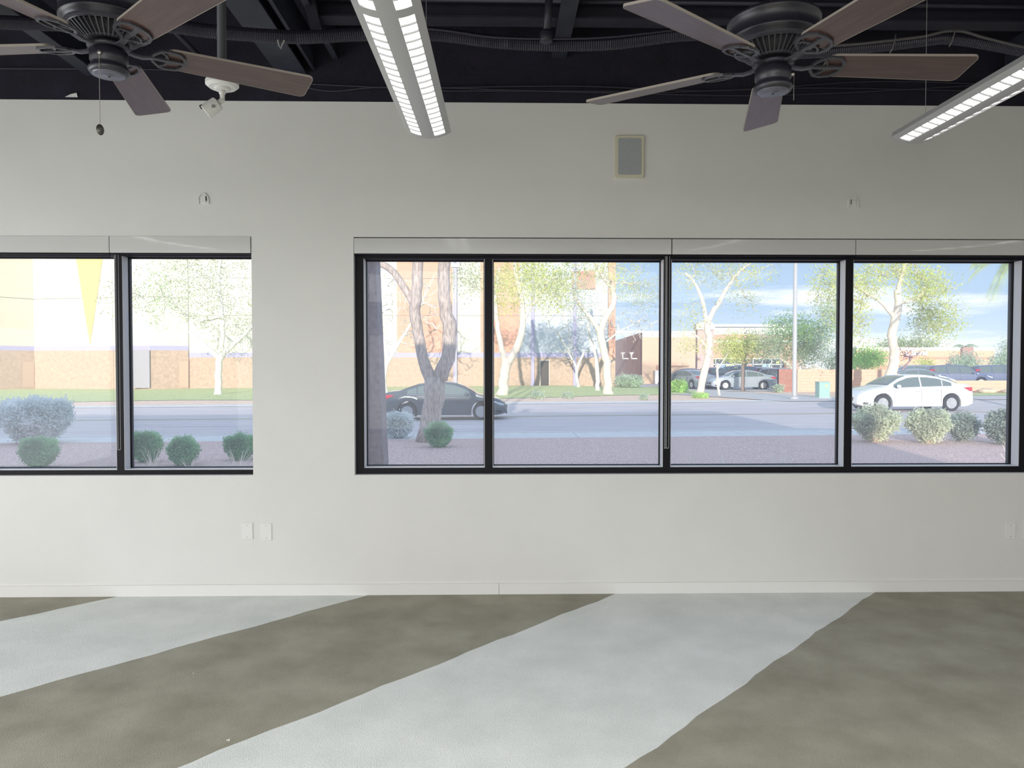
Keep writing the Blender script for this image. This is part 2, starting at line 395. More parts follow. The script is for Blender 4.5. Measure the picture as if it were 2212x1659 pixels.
# two small adhesive clips
def clip(px, py, label, flip=1):
    c = wpt(px, py); r = tag(empty('adhesive_clip', tuple(c)), label, 'clip', 'small clear clips stuck high on the wall')
    O = tuple(c); mm = mat('clear_plastic_clip', (.74, .74, .73), .2)
    arch = [(c[0]-.032, 5.0, c[2]-.034), (c[0]-.034, 5.0, c[2]+.01), (c[0]-.02, 5.0, c[2]+.032), (c[0]+.012, 5.0, c[2]+.034), (c[0]+.03, 5.0, c[2]+.012), (c[0]+.033, 5.0, c[2]-.034)]
    MB().ribbon([(x, 4.996, z) for x, _, z in arch], .008, .006, up=(0, 1, 0)).build('rim', mm, r, origin=O)
    fixn(MB().prism(rrect(c[0]-.02, c[0]+.016, c[2]-.026, c[2]+.018, .004, 5.0), (0, -.007, 0)).build('pad', mm, r, origin=O))
    MB().box(c[0]+.017*flip-.0025, c[0]+.017*flip+.0025, 4.992, 5.0, c[2]-.012, c[2]+.019).build('slot', M_seam, r, origin=O)
clip(440, 430, 'small clear clip on the wall above the left window')
clip(1843, 438, 'small clear clip on the wall above the right window', -1)
def plate(px0, px1, py0, py1, label, rot=0):
    a, b = wpt(px0, py1), wpt(px1, py0); O = ((a[0]+b[0])/2, 5.0, (a[2]+b[2])/2)
    r = tag(empty('blank_wall_plate', O), label, 'wall plate', 'blank white wall plates near the floor'); hx, hz = (b[0]-a[0])/2, (b[2]-a[2])/2
    fixn(MB().prism(rrect(-hx, hx, -hz, hz, .003, 0), (0, -.006, 0)).build('cover', M_trim, r, bevel=.0015))
    for s in (-1, 1): MB().lathe([(.0028, 0), (.0028, .0015), (0, .0018)], 10, (0, -.006, s*hz*.72), axis=(0, -1, 0)).build('screw', mat('grey_screw', (.35, .35, .35), .5), r)
    r.rotation_euler = (0, R(rot), 0)
plate(523, 546, 1129, 1165, 'slightly tilted blank wall plate, left one of the pair below the left window', -1.5)
plate(564, 587, 1130.5, 1167, 'straight blank wall plate, right one of the pair below the left window')
plate(2171, 2193, 1129, 1164, 'blank wall plate low on the wall, wholly in view near the right edge')
plate(2209, 2232, 1127, 1162, 'blank wall plate cut off by the right edge of the view')
# torn paper at the top of the wall
c = wpt(155, 206)
tp = MB().add([(c[0]-.045, 4.999, c[2]-.012), (c[0]+.04, 4.997, c[2]-.013), (c[0]+.036, 4.992, c[2]+.014), (c[0]+.012, 4.994, c[2]+.010), (c[0]-.012, 4.996, c[2]+.004)], [(0, 1, 2, 3, 4)]).build('torn_paper', mat('torn_paper', (.6, .6, .6), .9, var=.5, scale=300), origin=tuple(c))
so = tp.modifiers.new('solid', 'SOLIDIFY'); so.thickness = .002
tag(tp, 'torn scrap of pale paper sticking up at the top edge of the white wall', 'paper')
# lint on the carpet
def lint(px, py, s, label):
    c = PZ(px, py, 0); m_ = MB()
    for k in range(4):
        q = rng.normal(0, s*.6, 3); q[2] = abs(q[2])*.4+s*.3; m_.lathe([(0, -s*.5), (s*.45, -s*.25), (s*.5, s*.1), (0, s*.5)], 6, q, axis=rng.normal(0, 1, 3))
    o = m_.build('paper_scrap', mat('white_lint', (.85, .85, .82), .9), smooth=True); o.location = (c[0], c[1], 0.0); tag(o, label, 'scrap', 'white scraps on the carpet')
lint(495, 1600, .006, 'largest white scrap of paper lying on the dark carpet strip in front')
lint(418, 1455, .003, 'tiny white crumb in the middle of the broad dark carpet strip')
lint(1440, 1335, .004, 'tiny white crumb on the pale carpet strip near the wall')

# ------------------------------------------------------------------ pendant lights
M_lum = mat('grey_luminaire_steel', (.45, .45, .45), .4)
M_emit = mat('lit_diffuser', (.9, .9, .9), .5, emit=(1.0, .985, .97, 3.6))
def zc(x): return .034*(x/.1225)**2
def sheet(m_, xa, xb, ya, yb, th=.0015, n=5, off=0.0):
    V = []
    for k in range(n+1):
        x = xa+(xb-xa)*k/n
        for y in (ya, yb): V.append((x, y, zc(x)+off))
    m_.add(V, [(2*k, 2*k+2, 2*k+3, 2*k+1) for k in range(n)])
def pendant(X, z, y0, y1, label, rot=0.0, show=True, blades=True):
    r = tag(empty('pendant_light', (X, y1, z), rot), label, 'pendant light', 'long grey pendant lights')
    Ltot = y1-y0; h = MB(); seg = 1.40; ends = []; y = -.03
    while y-1.30 > -Ltot: ends.append((y-1.36, y)); y -= 1.42
    sheet(h, -.035, .035, -Ltot, 0); sheet(h, -.1225, -.092, -Ltot, 0); sheet(h, .092, .1225, -Ltot, 0)
    ys = [0]+[v for e2 in ends for v in (e2[1], e2[0])]+[-Ltot]
    for k in range(0, len(ys), 2):
        if ys[k]-ys[k+1] > .001:
            for s in (-1, 1): sheet(h, s*.035, s*.092, ys[k+1], ys[k])
    # sides, top and rounded end plates
    for s in (-1, 1): h.add([(s*.1225, -Ltot, .034), (s*.1225, 0, .034), (s*.112, 0, .062), (s*.112, -Ltot, .062)], [(0, 1, 2, 3)])
    h.add([(-.112, -Ltot, .062), (.112, -Ltot, .062), (.112, 0, .062), (-.112, 0, .062)], [(0, 1, 2, 3)])
    for yy in (0, -Ltot):
        P = [(-.1225+.245*k/12, yy, zc(-.1225+.245*k/12)) for k in range(13)]+[(.112, yy, .062), (-.112, yy, .062)]
        h.add(P, [tuple(range(len(P)))])
    h.build('housing', M_lum, r)
    for (a, b) in ends:
        for s in (-1, 1):
            d = MB(); xa, xb = sorted((s*.033, s*.094)); sheet(d, xa, xb, a-.004, b+.004, off=.007); d.build('diffuser', M_emit, r)
    if blades:
        for s in (-1, 1):
            pr = None
            for (a, b) in ends:
                n = 20; 
                for k in range(1, n):
                    yy = a+(b-a)*k/n
                    if pr is None:
                        q = MB(); V = []
                        for i in range(6):
                            x = s*(.035+.057*i/5); V += [(x, -.002, zc(x)-.0005), (x, .002, zc(x)-.0005), (x, .002, zc(x)+.0065), (x, -.002, zc(x)+.0065)]
                        F = [(i*4+j, i*4+(j+1) % 4, (i+1)*4+(j+1) % 4, (i+1)*4+j) for i in range(5) for j in range(4)]
                        q.add(V, F); pr = q.build('louver_blade', mat('louver_steel', (.22, .22, .22), .5), r); pr.location = (0, yy, 0)
                    else: part('louver_blade', pr, r, (0, yy, 0))
    for yy in (-.12, -Ltot+.12):
        MB().tube([(0, yy, .062), (0, yy, ZC-z)], .0014, 6).build('cable', mat('steel_cable', (.45, .45, .45), .4, metal=.4), r)
        MB().tube([(0, yy, .062), (0, yy, .085)], .006, 8).build('cable_grip', M_lum, r)
zP = 2.79
pendant(-.375, zP, 1.1, 4.08, 'long grey pendant light with lit louvres hanging in the middle of the room', R(-.6))
pendant(2.315, zP, 1.1, 4.12, 'long grey pendant light with lit louvres entering from the right edge')
pendant(-3.36, zP, 1.1, 4.1, 'long grey pendant light left of the left fan, seen only mirrored in the blind cassette', blades=False)
pendant(4.95, zP, 1.1, 4.1, 'long grey pendant light beyond the right edge, seen only mirrored in the blind cassette', blades=False)

# ------------------------------------------------------------------ ceiling fans
M_fan = mat('black_fan_metal', (.018, .018, .028), .38, spec=.6)
M_cap = mat('dark_fan_cap', (.05, .05, .07), .25)
M_bld = mat('walnut_fan_blade', (.062, .030, .026), .42, var=.25, scale=5, stretch=(1, 12, 1), spec=.5, coat=.45)
M_bedge = mat('dusty_blade_edge', (.30, .27, .24), .9)
M_chain = mat('nickel_chain', (.35, .34, .32), .3, metal=.7)
def fan(X, Y, z, ph, label, chain):
    r = tag(empty('ceiling_fan', (X, Y, z)), label, 'ceiling fan', 'five-bladed ceiling fans')
    MB().lathe([(.012, .10), (.012, ZC-z-.05)], 14).build('downrod', M_fan, r, smooth=True)
    MB().lathe([(.0, ZC-z), (.065, ZC-z), (.065, ZC-z-.03), (.03, ZC-z-.085), (.012, ZC-z-.09)], 24).build('ceiling_canopy', M_fan, r, smooth=True)
    MB().lathe([(.0, .195), (.03, .19), (.05, .175), (.09, .165), (.14, .15), (.149, .142), (.149, .134), (.143, .13), (.143, .088), (.146, .084), (.146, .078), (.136, .072), (.122, .055), (.122, .052)], 48).build('motor_housing', M_fan, r, smooth=True)
    # slotted lower ring: a dark cone carrying radial ribs
    MB().lathe([(.118, .056), (.068, .018), (.05, .012), (.0, .012)], 36).build('lower_cone', mat('fan_vent_black', (.006, .006, .009), .7), r, smooth=True)
    vr = MB()
    for k in range(40):
        a = 2*math.pi*k/40; c_, s_ = math.cos(a), math.sin(a)
        vr.ribbon([(.070*c_, .070*s_, .0155), (.095*c_, .095*s_, .034), (.124*c_, .124*s_, .058)], .0045, .004, up=(-.6*c_, -.6*s_, .8))
    vr.lathe([(.066, .016), (.074, .016), (.074, .021), (.066, .021)], 36).lathe([(.118, .052), (.130, .056), (.130, .064), (.118, .062)], 36)
    vr.build('vent_ring', mat('fan_vent_rib', (.05, .05, .065), .35), r)
    MB().lathe([(.045, .014), (.045, -.010), (.050, -.012), (.058, -.014), (.058, -.045), (.054, -.052), (.054, -.062), (.061, -.068), (.063, -.076), (.056, -.088)], 36).build('switch_housing', M_fan, r, smooth=True)
    MB().lathe([(.0, -.0935), (.004, -.0935), (.005, -.092), (.040, -.0915), (.057, -.0865), (.0, -.08)][::-1], 32).build('bottom_cap', mat('fan_cap_satin', (.13, .13, .17), .3, metal=.3), r, smooth=True)
    MB().lathe([(.0, -.0965), (.0035, -.0955), (.0035, -.09)], 12).build('cap_screw', M_fan, r)
    # hub flange the irons bolt on
    MB().lathe([(.0, .006), (.064, .006), (.066, .0), (.064, -.006), (.0, -.006)], 32).build('flange', M_fan, r, smooth=True)
    proto = None
    for k in range(5):
        ang = R(ph+72*k)
        if proto is None:
            # blade outline: root narrower, rounded corners; pitched 12 degrees
            P = []; r0, r1, w0, w1 = .165, .665, .056, .069
            def arc(cx, cy, rr, a0, a1, n=5): return [(cx+rr*math.cos(R(a0+(a1-a0)*i/n)), cy+rr*math.sin(R(a0+(a1-a0)*i/n))) for i in range(n+1)]
            P += arc(r1-.02, w1-.02, .02, 0, 90)+arc(r0+.035, w0-.028, .028, 90, 180)+arc(r0+.035, -w0+.028, .028, 180, 270)+arc(r1-.02, -w1+.02, .02, 270, 360)
            PM = Matrix.Rotation(R(-12), 4, 'X')
            bl = fixn(MB().prism([(x, y, .002) for x, y in P], (0, 0, .006)).xf(PM).build('blade', M_bld, r)); bl.rotation_euler = (0, 0, ang)
            ed = MB().ribbon([(x, y, .0052) for x, y in P], .0016, .0075, closed=True).xf(PM).build('blade_edge', M_bedge, bl)
            ir = MB()
            sh = [(.125, 0), (.135, .022), (.155, .046), (.18, .052), (.21, .046), (.228, .026), (.233, 0)]
            loop = sh+[(x, -y) for x, y in sh[::-1][1:-1]]
            ir.ribbon([(x, y, -.002) for x, y in loop], .010, .007, closed=True)
            ir.ribbon([(.125, 0, -.003), (.17, 0, -.004), (.232, 0, -.002)], .013, .008)
            ir.ribbon([(.15, .044, -.002), (.17, .03, -.002), (.182, 0, -.002), (.17, -.03, -.002), (.15, -.044, -.002)], .007, .006)
            ir.xf(PM)
            ir.ribbon([(.05, 0, 0), (.075, 0, -.008), (.10, 0, -.010), (.13, 0, -.004)], .020, .007)
            ib = fixn(ir.build('blade_iron', mat('fan_iron', (.045, .045, .055), .35), r)); ib.rotation_euler = (0, 0, ang); proto = (bl, ed, ib)
        else:
            b2 = part('blade', proto[0], r, rot=(0, 0, ang)); part('blade_edge', proto[1], b2); part('blade_iron', proto[2], r, rot=(0, 0, ang))
    cx, cy, ln, dx, wt = chain
    c = MB(); zt = -.040; px_ = 0
    c.lathe([(.0, .010), (.006, .008), (.006, 0), (.004, 0)], 10, (cx, cy, zt), axis=(cx, cy, 0))
    ox, oy = cx*1.12, cy*1.12; zz = zt
    while zz > zt-ln:
        s = .0018; c.add([(ox-s, oy, zz), (ox+s, oy, zz), (ox, oy-s, zz), (ox, oy+s, zz), (ox, oy, zz-s), (ox, oy, zz+s)], [(0,2,5),(2,1,5),(1,3,5),(3,0,5),(2,0,4),(1,2,4),(3,1,4),(0,3,4)]); zz -= .0048
    c.tube([(ox, oy, zt), (ox, oy, zt-ln)], .0007, 4)
    pc = c.build('pull_chain', M_chain, r, kind='stuff')
    if wt:
        d = MB().lathe([(.0, -.004), (.007, -.0038), (.0125, 0), (.007, .0038), (.0, .004)], 20, (0, 0, 0), axis=(.75, -.6, .1)); d.v = [(x+ox, y+oy, z*1.45+zt-ln-.016) for x, y, z in d.v]
        d.build('chain_medallion', mat('dark_bronze', (.10, .095, .085), .3, metal=.6), pc, smooth=True)
    return r
fan(.912, 2.461, 2.545, 73.8, 'brown-bladed black ceiling fan between the two lit pendant lights', (.052, -.026, .085, 0, False))
fan(-1.285, 2.50, 2.60, 31, 'brown-bladed black ceiling fan at the upper left with a long pull chain', (.002, -.058, .232, 0, True))

# ------------------------------------------------------------------ dark ceiling services
def flex(pts, rr, label, name='flexible_conduit', pitch=.012, cat='conduit', m=M_steel):
    P = [np.array(p) for p in pts]; C_ = []
    for i in range(len(P)-1):           # catmull-rom
        p0, p1, p2, p3 = P[max(i-1, 0)], P[i], P[i+1], P[min(i+2, len(P)-1)]; n = max(2, int(np.linalg.norm(p2-p1)/(pitch/2)))
        for k in range(n):
            t = k/n; C_.append(.5*((2*p1)+(-p0+p2)*t+(2*p0-5*p1+4*p2-p3)*t*t+(-p0+3*p1-3*p2+p3)*t**3))
    C_.append(P[-1]); rad = [rr*(1.0 if k % 2 else .86) for k in range(len(C_))] if pitch < .05 else [rr]*len(C_)
    o = MB().tube(C_, rad, 12).build(name, m, smooth=False); return tag(o, label, cat)
DY = 4.1
M_duct = mat('black_ribbed_duct', (.022, .020, .034), .45)
flex([PY(px, py, DY) for px, py in ((-120, 40), (0, 48), (130, 52), (260, 48), (380, 58), (480, 70), (640, 80), (760, 75), (880, 72), (960, 76), (1040, 86), (1100, 92), (1200, 96), (1320, 93), (1460, 76), (1620, 68))], .037, 'thick sagging black ribbed conduit crossing the ceiling between the two fans', m=M_duct)
flex([PY(px, py, DY) for px, py in ((1640, 118), (1760, 114), (1830, 107), (1920, 98), (2000, 88), (2045, 84), (2110, 92), (2212, 111), (2330, 132))], .030, 'black ribbed conduit arching behind the right pendant light cable', m=M_duct)
flex([PY(px, py, DY-.03) for px, py in ((1700, 104), (1830, 97), (1920, 88), (2000, 78), (2040, 68), (2080, 68), (2120, 80), (2212, 102), (2330, 122))], .008, 'thin cable strapped on top of the black ribbed conduit at the right', name='strapped_cable', pitch=.1, cat='cable', m=mat('grey_cable', (.10, .095, .10), .5))
flex([PY(px, py, DY-.05) for px, py in ((800, 52), (960, 66), (1060, 80), (1190, 84), (1320, 80), (1480, 62))], .006, 'thin black cable lying along the middle of the sagging conduit', name='strapped_cable', pitch=.1, cat='cable', m=M_duct)
for px, py in ((1930, 92), (2058, 78)):
    c = PY(px, py, DY-.04); o = MB().tube([c+np.array([.012, 0, .045]), c+np.array([.004, -.01, .01]), c+np.array([-.012, -.01, -.04]), c+np.array([-.02, 0, -.058])], .0035, 6).build('cable_tie', mat('pale_tie', (.16, .15, .15), .5), smooth=True)
    tag(o, 'curved tie around the right conduit, '+('left of the pendant cable' if px < 2000 else 'right of the pendant cable'), 'cable tie', 'ties on the right conduit')
c = PY(607, 95, DY-.04); tag(MB().ribbon([c+np.array([-.018, 0, .022]), c+np.array([-.012, 0, -.008]), c+np.array([0, 0, -.025]), c+np.array([.004, 0, -.008]), c+np.array([.018, 0, .02])], .008, .003, up=(0, 1, 0)).build('cable_strap', mat('grey_strap', (.28, .28, .28), .6)), 'small grey strap end hanging below the left stretch of ribbed conduit', 'strap')
# steel beam along the wall and joists running towards the wall
yB = 4.55
zb0 = PY(1300, 50, yB)[2]
x_l = PY(680, 40, yB)[0]
bm = tag(empty('ceiling_beam', (x_l, yB, zb0)), 'long black steel beam running across the ceiling parallel to the window wall', 'beam')
MB().box(0, XE-x_l, -.06, .06, 0, .012).build('lower_flange', M_steel, bm)
MB().box(0, XE-x_l, -.006, .006, .012, .20).build('web', M_steel, bm)
MB().box(0, XE-x_l, -.06, .06, .20, .212).build('upper_flange', M_steel, bm)
MB().tube([(0, -.09, .09), (XE-x_l, -.09, .075)], .016, 10).build('pipe', M_duct, bm, smooth=True)
MB().tube([(0, -.10, .15), (XE-x_l, -.10, .15)], .010, 10).build('pipe', M_duct, bm, smooth=True)
bm2 = tag(MB().box(XW, XE, 2.9, 3.02, 3.95, 4.2).box(XW, XE, 2.86, 3.06, 3.93, 3.95).build('ceiling_beam', M_steel, origin=(0, 2.96, 3.93)), 'black steel beam high in the ceiling, nearer to the camera than the fans', 'beam')
zj = PY(630, 160, 5.0)[2]
for xa, xb, zz, lab in ((-1.46, -1.27, zj, 'wide dark joist slanting down to the wall right of the left fan'), (-1.235, -1.215, zj+.03, 'thin dark rod running beside the wide joist to the wall'), (-1.10, -1.06, zj+.10, 'narrow dark angle bar left of the middle pendant light'), (3.35, 3.52, zj+.02, 'wide dark joist behind the right pendant light'), (-2.72, -2.62, zj-.02, 'dark joist behind the hub of the left fan'), (.36, .46, zj+.12, 'dark joist to the right of the middle pendant light')):
    o = MB().box(xa, xb, 3.72, 5.0, zz, zz+.012).box((xa+xb)/2-.005, (xa+xb)/2+.005, 3.72, 5.0, zz+.012, zz+.22).build('joist', mat('blue_black_steel', (.026, .028, .045), .6, var=.3, scale=5), origin=((xa+xb)/2, 5.0, zz)); tag(o, lab, 'joist', 'joists under the dark roof deck')
# braces
for (p, q, rr, lab) in (((540, 0), (640, 160), .0, ''), ):
    pass
tag(MB().tube([PY(372, 62, 4.5), PY(455, 145, 5.02)], .016, 8).build('brace_rod', M_steel, smooth=True), 'dark slanting brace behind the right side of the left fan', 'brace')
tag(MB().box(-.03, .03, -.03, .03, 0, .5).xf(Matrix.Translation(PY(686, 70, 4.3)) @ Matrix.Rotation(R(-14), 4, 'Y')).build('hanger_bracket', M_steel), 'dark bracket holding the left end of the long ceiling beam', 'bracket')
# hanging pipe ending at the conduit
a, b = PY(1189, -40, 4.0), PY(1180, 80, 4.02)
hp = tag(empty('hanging_pipe', tuple(b)), 'dark hanging pipe with a clamp, reaching down to the sagging conduit', 'pipe')
MB().tube([(0, 0, 0), tuple(a-b)], .021, 14).build('pipe', M_duct, hp, smooth=True)
MB().lathe([(.030, -.03), (.036, -.02), (.036, .02), (.030, .03)], 20).build('clamp', M_duct, hp, smooth=True)
# cables draped along the top of the wall
for i, pts in enumerate((((-200, 148), (300, 150), (560, 160), (700, 196), (860, 188), (1300, 200), (1700, 205), (2212, 178)), ((560, 176), (760, 186), (900, 190), (1240, 186), (1560, 196), (1900, 176), (2300, 190)), ((900, 196), (1300, 197), (1420, 200), (1760, 190), (2300, 202)))):
    flex([PY(px, py, 4.97) for px, py in pts], .005, ('uppermost', 'middle', 'lowest')[i]+' thin black cable draped along the dark band above the white wall', name='wall_cable', pitch=.1, cat='cable', m=M_duct)
# security camera on its drop pipe
cY = 3.5; c = PY(480, 190, cY)
dp = tag(MB().tube([(0, 0, .035), (0, 0, ZC-c[2])], .0205, 16).build('drop_pipe', mat('slate_pipe', (.045, .047, .06), .55), smooth=True, origin=None), 'dark vertical pipe dropping from the ceiling to the white security camera', 'pipe'); dp.location = tuple(c)
sc = tag(empty('security_camera', tuple(c)), 'small white security camera on a round base under a dark drop pipe', 'security camera'); M_cam = mat('white_camera_plastic', (.74, .74, .72), .35)
MB().lathe([(.0, .034), (.066, .034), (.074, .028), (.074, .012), (.060, .0), (.036, -.001), (.036, -.010), (.030, -.013), (.0, -.013)], 40).build('base', M_cam, sc, smooth=False)
MB().lathe([(.015, -.012), (.0145, -.028), (.011, -.030), (.011, -.058), (.0, -.062)][::-1], 20).build('stem', M_cam, sc, smooth=True)
ax = Vector((-.72, -.12, -.60)).normalized(); j = Vector((0, 0, -.056))
MB().lathe([(.0, -.012), (.010, -.008), (.012, .0), (.012, .030)], 20, tuple(j), axis=ax).build('joint', M_cam, sc, smooth=True)
MB().lathe([(.0, .022), (.024, .022), (.032, .027), (.033, .046), (.0335, .0465), (.0335, .094), (.030, .096), (.030, .086), (.0, .086)], 36, tuple(j), axis=ax).build('body', M_cam, sc)
MB().lathe([(.0, .0865), (.012, .0865), (.012, .091), (.0, .093)], 20, tuple(j), axis=ax).build('lens', mat('black_lens', (.005, .005, .006), .1), sc, smooth=True)
up_ = Vector((0, 0, 1)); sd = up_.cross(ax).normalized(); nn = ax.cross(sd).normalized(); tip = j+ax*.095
vz = MB(); 
for k in range(7):
    a_ = R(55+70*k/6); d_ = sd*math.cos(a_)+nn*math.sin(a_)
    for q_ in (.088, .101): vz.v.append(tuple(j+ax*q_+d_*.0345))
for k in range(6): vz.f.append((2*k, 2*k+1, 2*k+3, 2*k+2))
vo = vz.build('visor', mat('black_lens', 0), sc); sm = vo.modifiers.new('s', 'SOLIDIFY'); sm.thickness = .003
pr_ = j+ax*.05+Vector((.010, -.0335, -.010)); MB().box(pr_[0]-.006, pr_[0]+.008, pr_[1]-.002, pr_[1]+.004, pr_[2]-.006, pr_[2]+.006).build('print_label', mat('grey_print', (.22, .23, .2), .6), sc)
MB().lathe([(.003, 0), (.003, .0008), (0, .0008)], 10, (.004, -.034, -.0035), axis=(0, -1, -.2)).build('base_hole', M_seam, sc)
# ================================================================== OUTSIDE
M_grav = mat('pink_gravel', (.95, .72, .64), .95, alt=(.58, .41, .39), scale=30, bump=1.0, bscale=30, detail=3, spec=.2)
_r = [n for n in M_grav.node_tree.nodes if n.type == 'VALTORGB'][0]; _r.color_ramp.elements[0].position = .42; _r.color_ramp.elements[1].position = .60
M_walk = mat('concrete_walk', (.78, .77, .76), .85, var=.06, scale=3, bump=.15, bscale=60)
M_road = mat('asphalt', (.74, .68, .68), .8, alt=(.58, .53, .55), scale=2.0, bump=.3, bscale=90, stretch=(.18, 2.2, 1), detail=7)
M_dirt = mat('tan_dirt', (.92, .67, .53), .95, var=.16, scale=5, bump=.6, bscale=30)
M_grass = mat('lawn_green', (.58, .66, .31), .9, var=.35, scale=9, bump=.8, bscale=60)
M_park = mat('pale_asphalt', (.62, .60, .60), .85, var=.08, scale=2, bump=.2)
M_line = mat('road_paint', (.75, .75, .74), .7)
def ground(name, P00, P10, P11, P01, nx, ny, off, m, label=None):
    g = MB().grid(P00, P10, P11, P01, nx, ny, gz, off).build(name, m, smooth=True); return struct(g)
ground('gravel_bed', (-30, 5.2), (34, 5.2), (34, 19.9), (-30, 19.9), 32, 12, 0, M_grav)
sw = struct(MB().grid((-30, 19.9), (34, 19.9), (34, 21.65), (-30, 21.65), 32, 2, gz, -.03).build('sidewalk', M_walk, smooth=True))
for i in range(28):
    x0 = -30+i*2.3; q = MB(); x1 = x0+2.27; z0, z1 = gz(x0, 20), gz(x1, 20)
    q.prism([(x0, 19.9, z0-.05), (x1, 19.9, z1-.05), (x1, 19.9, z1), (x0, 19.9, z0)], (0, 1.55, 0)); fixn(q.build('paving_slab', M_walk, sw))
kb = struct(empty('kerb', (0, 21.55, gz(0, 20))))
for Y0_, Y1_ in ((21.47, 21.66), (36.85, 37.05)):
    for i in range(16):
        x0 = -30+i*4; x1 = x0+3.985; q = MB(); dz = .13
        z0, z1 = gz(x0, 20)+.01, gz(x1, 20)+.01
        q.prism([(x0, Y0_, z0-dz), (x1, Y0_, z1-dz), (x1, Y0_, z1), (x0, Y0_, z0)], (0, Y1_-Y0_, 0)); fixn(q.build('kerb_stone', M_walk, kb, origin=(0, 21.55, gz(0, 20))))
rd = ground('road', (-30, 21.6), (34, 21.6), (34, 36.9), (-30, 36.9), 32, 8, 0, M_road)
for Y, w_, dash in ((23.0, .13, 0), (26.4, .12, 3), (33.9, .12, 3), (35.9, .12, 0), (30.0, .11, 0), (30.35, .11, 0)):
    q = MB(); x = -30
    while x < 32:
        x1 = x+(3 if dash else 62)
        q.grid((x, Y), (x1, Y), (x1, Y+w_), (x, Y+w_), 4 if dash else 24, 1, gz, .006); x = x1+(6 if dash else 1)
    q.build('lane_line', mat('yellow_road_paint', (.62, .52, .28), .7) if 30 <= Y < 31 else M_line, rd)
ground('verge', (-60, 36.95), (50, 36.95), (90, 130), (-90, 130), 60, 50, 0, M_dirt)
ground('far_walk', (-40, 37.05), (40, 37.05), (40, 38.9), (-40, 38.9), 30, 2, .015, M_walk)
# lawn bulging over the berm
q = MB(); nx = 60
V = []
for i in range(nx+1):
    x = -45+59*i/nx; ya = 42.5+1.2*math.sin(x*.25)+(1-sstep(2, 14, x))*-.0+max(0, x-4)*.55
    for j in range(13):
        y = ya+(66-ya)*j/12 if x < 12 else ya+(62-ya)*j/12; V.append((x, y, gz(x, y)+.02+.05*min(j, 3)/3))
q.add(V, [(i*13+j, (i+1)*13+j, (i+1)*13+j+1, i*13+j+1) for i in range(nx) for j in range(12)])
struct(q.build('lawn', M_grass, smooth=True))
ground('parking_lot', (11.5, 52), (60, 49.0), (75, 108), (13, 108), 30, 20, .02, M_park)
ground('driveway', (14.6, 37.0), (20.5, 37.0), (15.5, 52.5), (8.6, 56), 8, 14, .03, M_park)
ground('side_road', (24.5, 37.0), (50, 37.0), (50, 41.2), (25.5, 41.2), 10, 4, .03, M_road)
ground('lawn_strip', (25.4, 41.3), (50, 41.3), (50, 45), (25.9, 45), 12, 3, .035, M_grass)
def base_at(px, Y):
    x = ray(px, 830); x = x*(Y/x[1]); return x[0], gz(x[0], Y)
def pz_(py, Y, px=1106): return PY(px, py, Y)[2]

# ---- column of this building's own arcade, just outside the glass
cYo = 9.0
pT, pB = PY(810, 560, cYo), PY(829, 1010, cYo); k_ = (pB[0]-pT[0])/(pT[2]-pB[2])
def cx_(z): return pT[0]+(pT[2]-z)*k_
q = MB(); zA, zBm = -.42, 4.5
q.prism([(cx_(zA)-.52, cYo, zA), (cx_(zA), cYo, zA), (cx_(zBm), cYo, zBm), (cx_(zBm)-.32, cYo, zBm)], (0, .4, 0))
col_ = fixn(q.build('stucco_column', mat('mauve_brown_stucco', (.30, .255, .26), .9, var=.2, scale=14, bump=.5, bscale=70), origin=(cx_(zA), cYo, zA)))
tag(col_, 'battered mauve-brown stucco column outside the left edge of the wide window', 'column')

# ---- buildings
M_cream = mat('cream_stucco', (.74, .71, .61), .85, var=.03, scale=1.2)
M_cream2 = mat('shaded_cream_block', (.76, .72, .62), .85, var=.04, scale=1.2)
M_tan = mat('tan_split_block', (.56, .415, .31), .9, var=.12, scale=4, bump=.8, bscale=14)
M_lav = mat('lavender_band', (.48, .45, .66), .8)
M_org = mat('orange_stucco', (.76, .42, .30), .85, var=.05, scale=1.5)
M_joint = mat('joint_grey', (.40, .38, .34), .9)
M_blue = mat('pale_blue_stucco', (.62, .67, .75), .85, var=.03, scale=1.2)
M_yel = mat('yellow_paint', (.80, .66, .26), .8)
def seg(root, O, p0, p1, bands, thick=.5, pw=6.0, name='wall_panel'):
    "a facade between plan points p0,p1; bands=[(z0,z1,material,row height)], cut into panels with recessed joints"
    p0 = np.array(p0, float); p1 = np.array(p1, float); Lg = np.linalg.norm(p1-p0); d = (p1-p0)/Lg; nrm = np.array([-d[1], d[0]])
    if nrm[1] < 0: nrm = -nrm
    zlo, zhi = bands[0][0], bands[-1][1]
    a, b = p0+nrm*.06, p1+nrm*.06
    q = MB().prism([(a[0], a[1], zlo), (b[0], b[1], zlo), (b[0], b[1], zhi), (a[0], a[1], zhi)], (nrm[0]*thick, nrm[1]*thick, 0)); fixn(q.build('wall_core', M_joint, root, origin=O))
    for z0, z1, m, rh in bands:
        nr = max(1, round((z1-z0)/rh)) if rh else 1; nc = max(1, round(Lg/pw))
        for i in range(nc):
            for j in range(nr):
                ua, ub = Lg*i/nc+(.02 if i else 0), Lg*(i+1)/nc-(.02 if i < nc-1 else 0)
                za, zb2 = z0+(z1-z0)*j/nr+(.02 if j else 0), z0+(z1-z0)*(j+1)/nr-(.02 if j < nr-1 else 0)
                A, B = p0+d*ua, p0+d*ub
                fixn(MB().prism([(A[0], A[1], za), (B[0], B[1], za), (B[0], B[1], zb2), (A[0], A[1], zb2)], (nrm[0]*.07, nrm[1]*.07, 0)).build(name, m, root, origin=O))
def XY(px, Y): return (ray(px, 830)*(Y/ray(px, 830)[1]))[0], Y
Ht = 15.0
th = empty('big_box_building', (-10, 62, -.4)); O = (-10, 62, -.4)
tag(th, 'huge cream and orange windowless building across the road filling the left view', 'building')
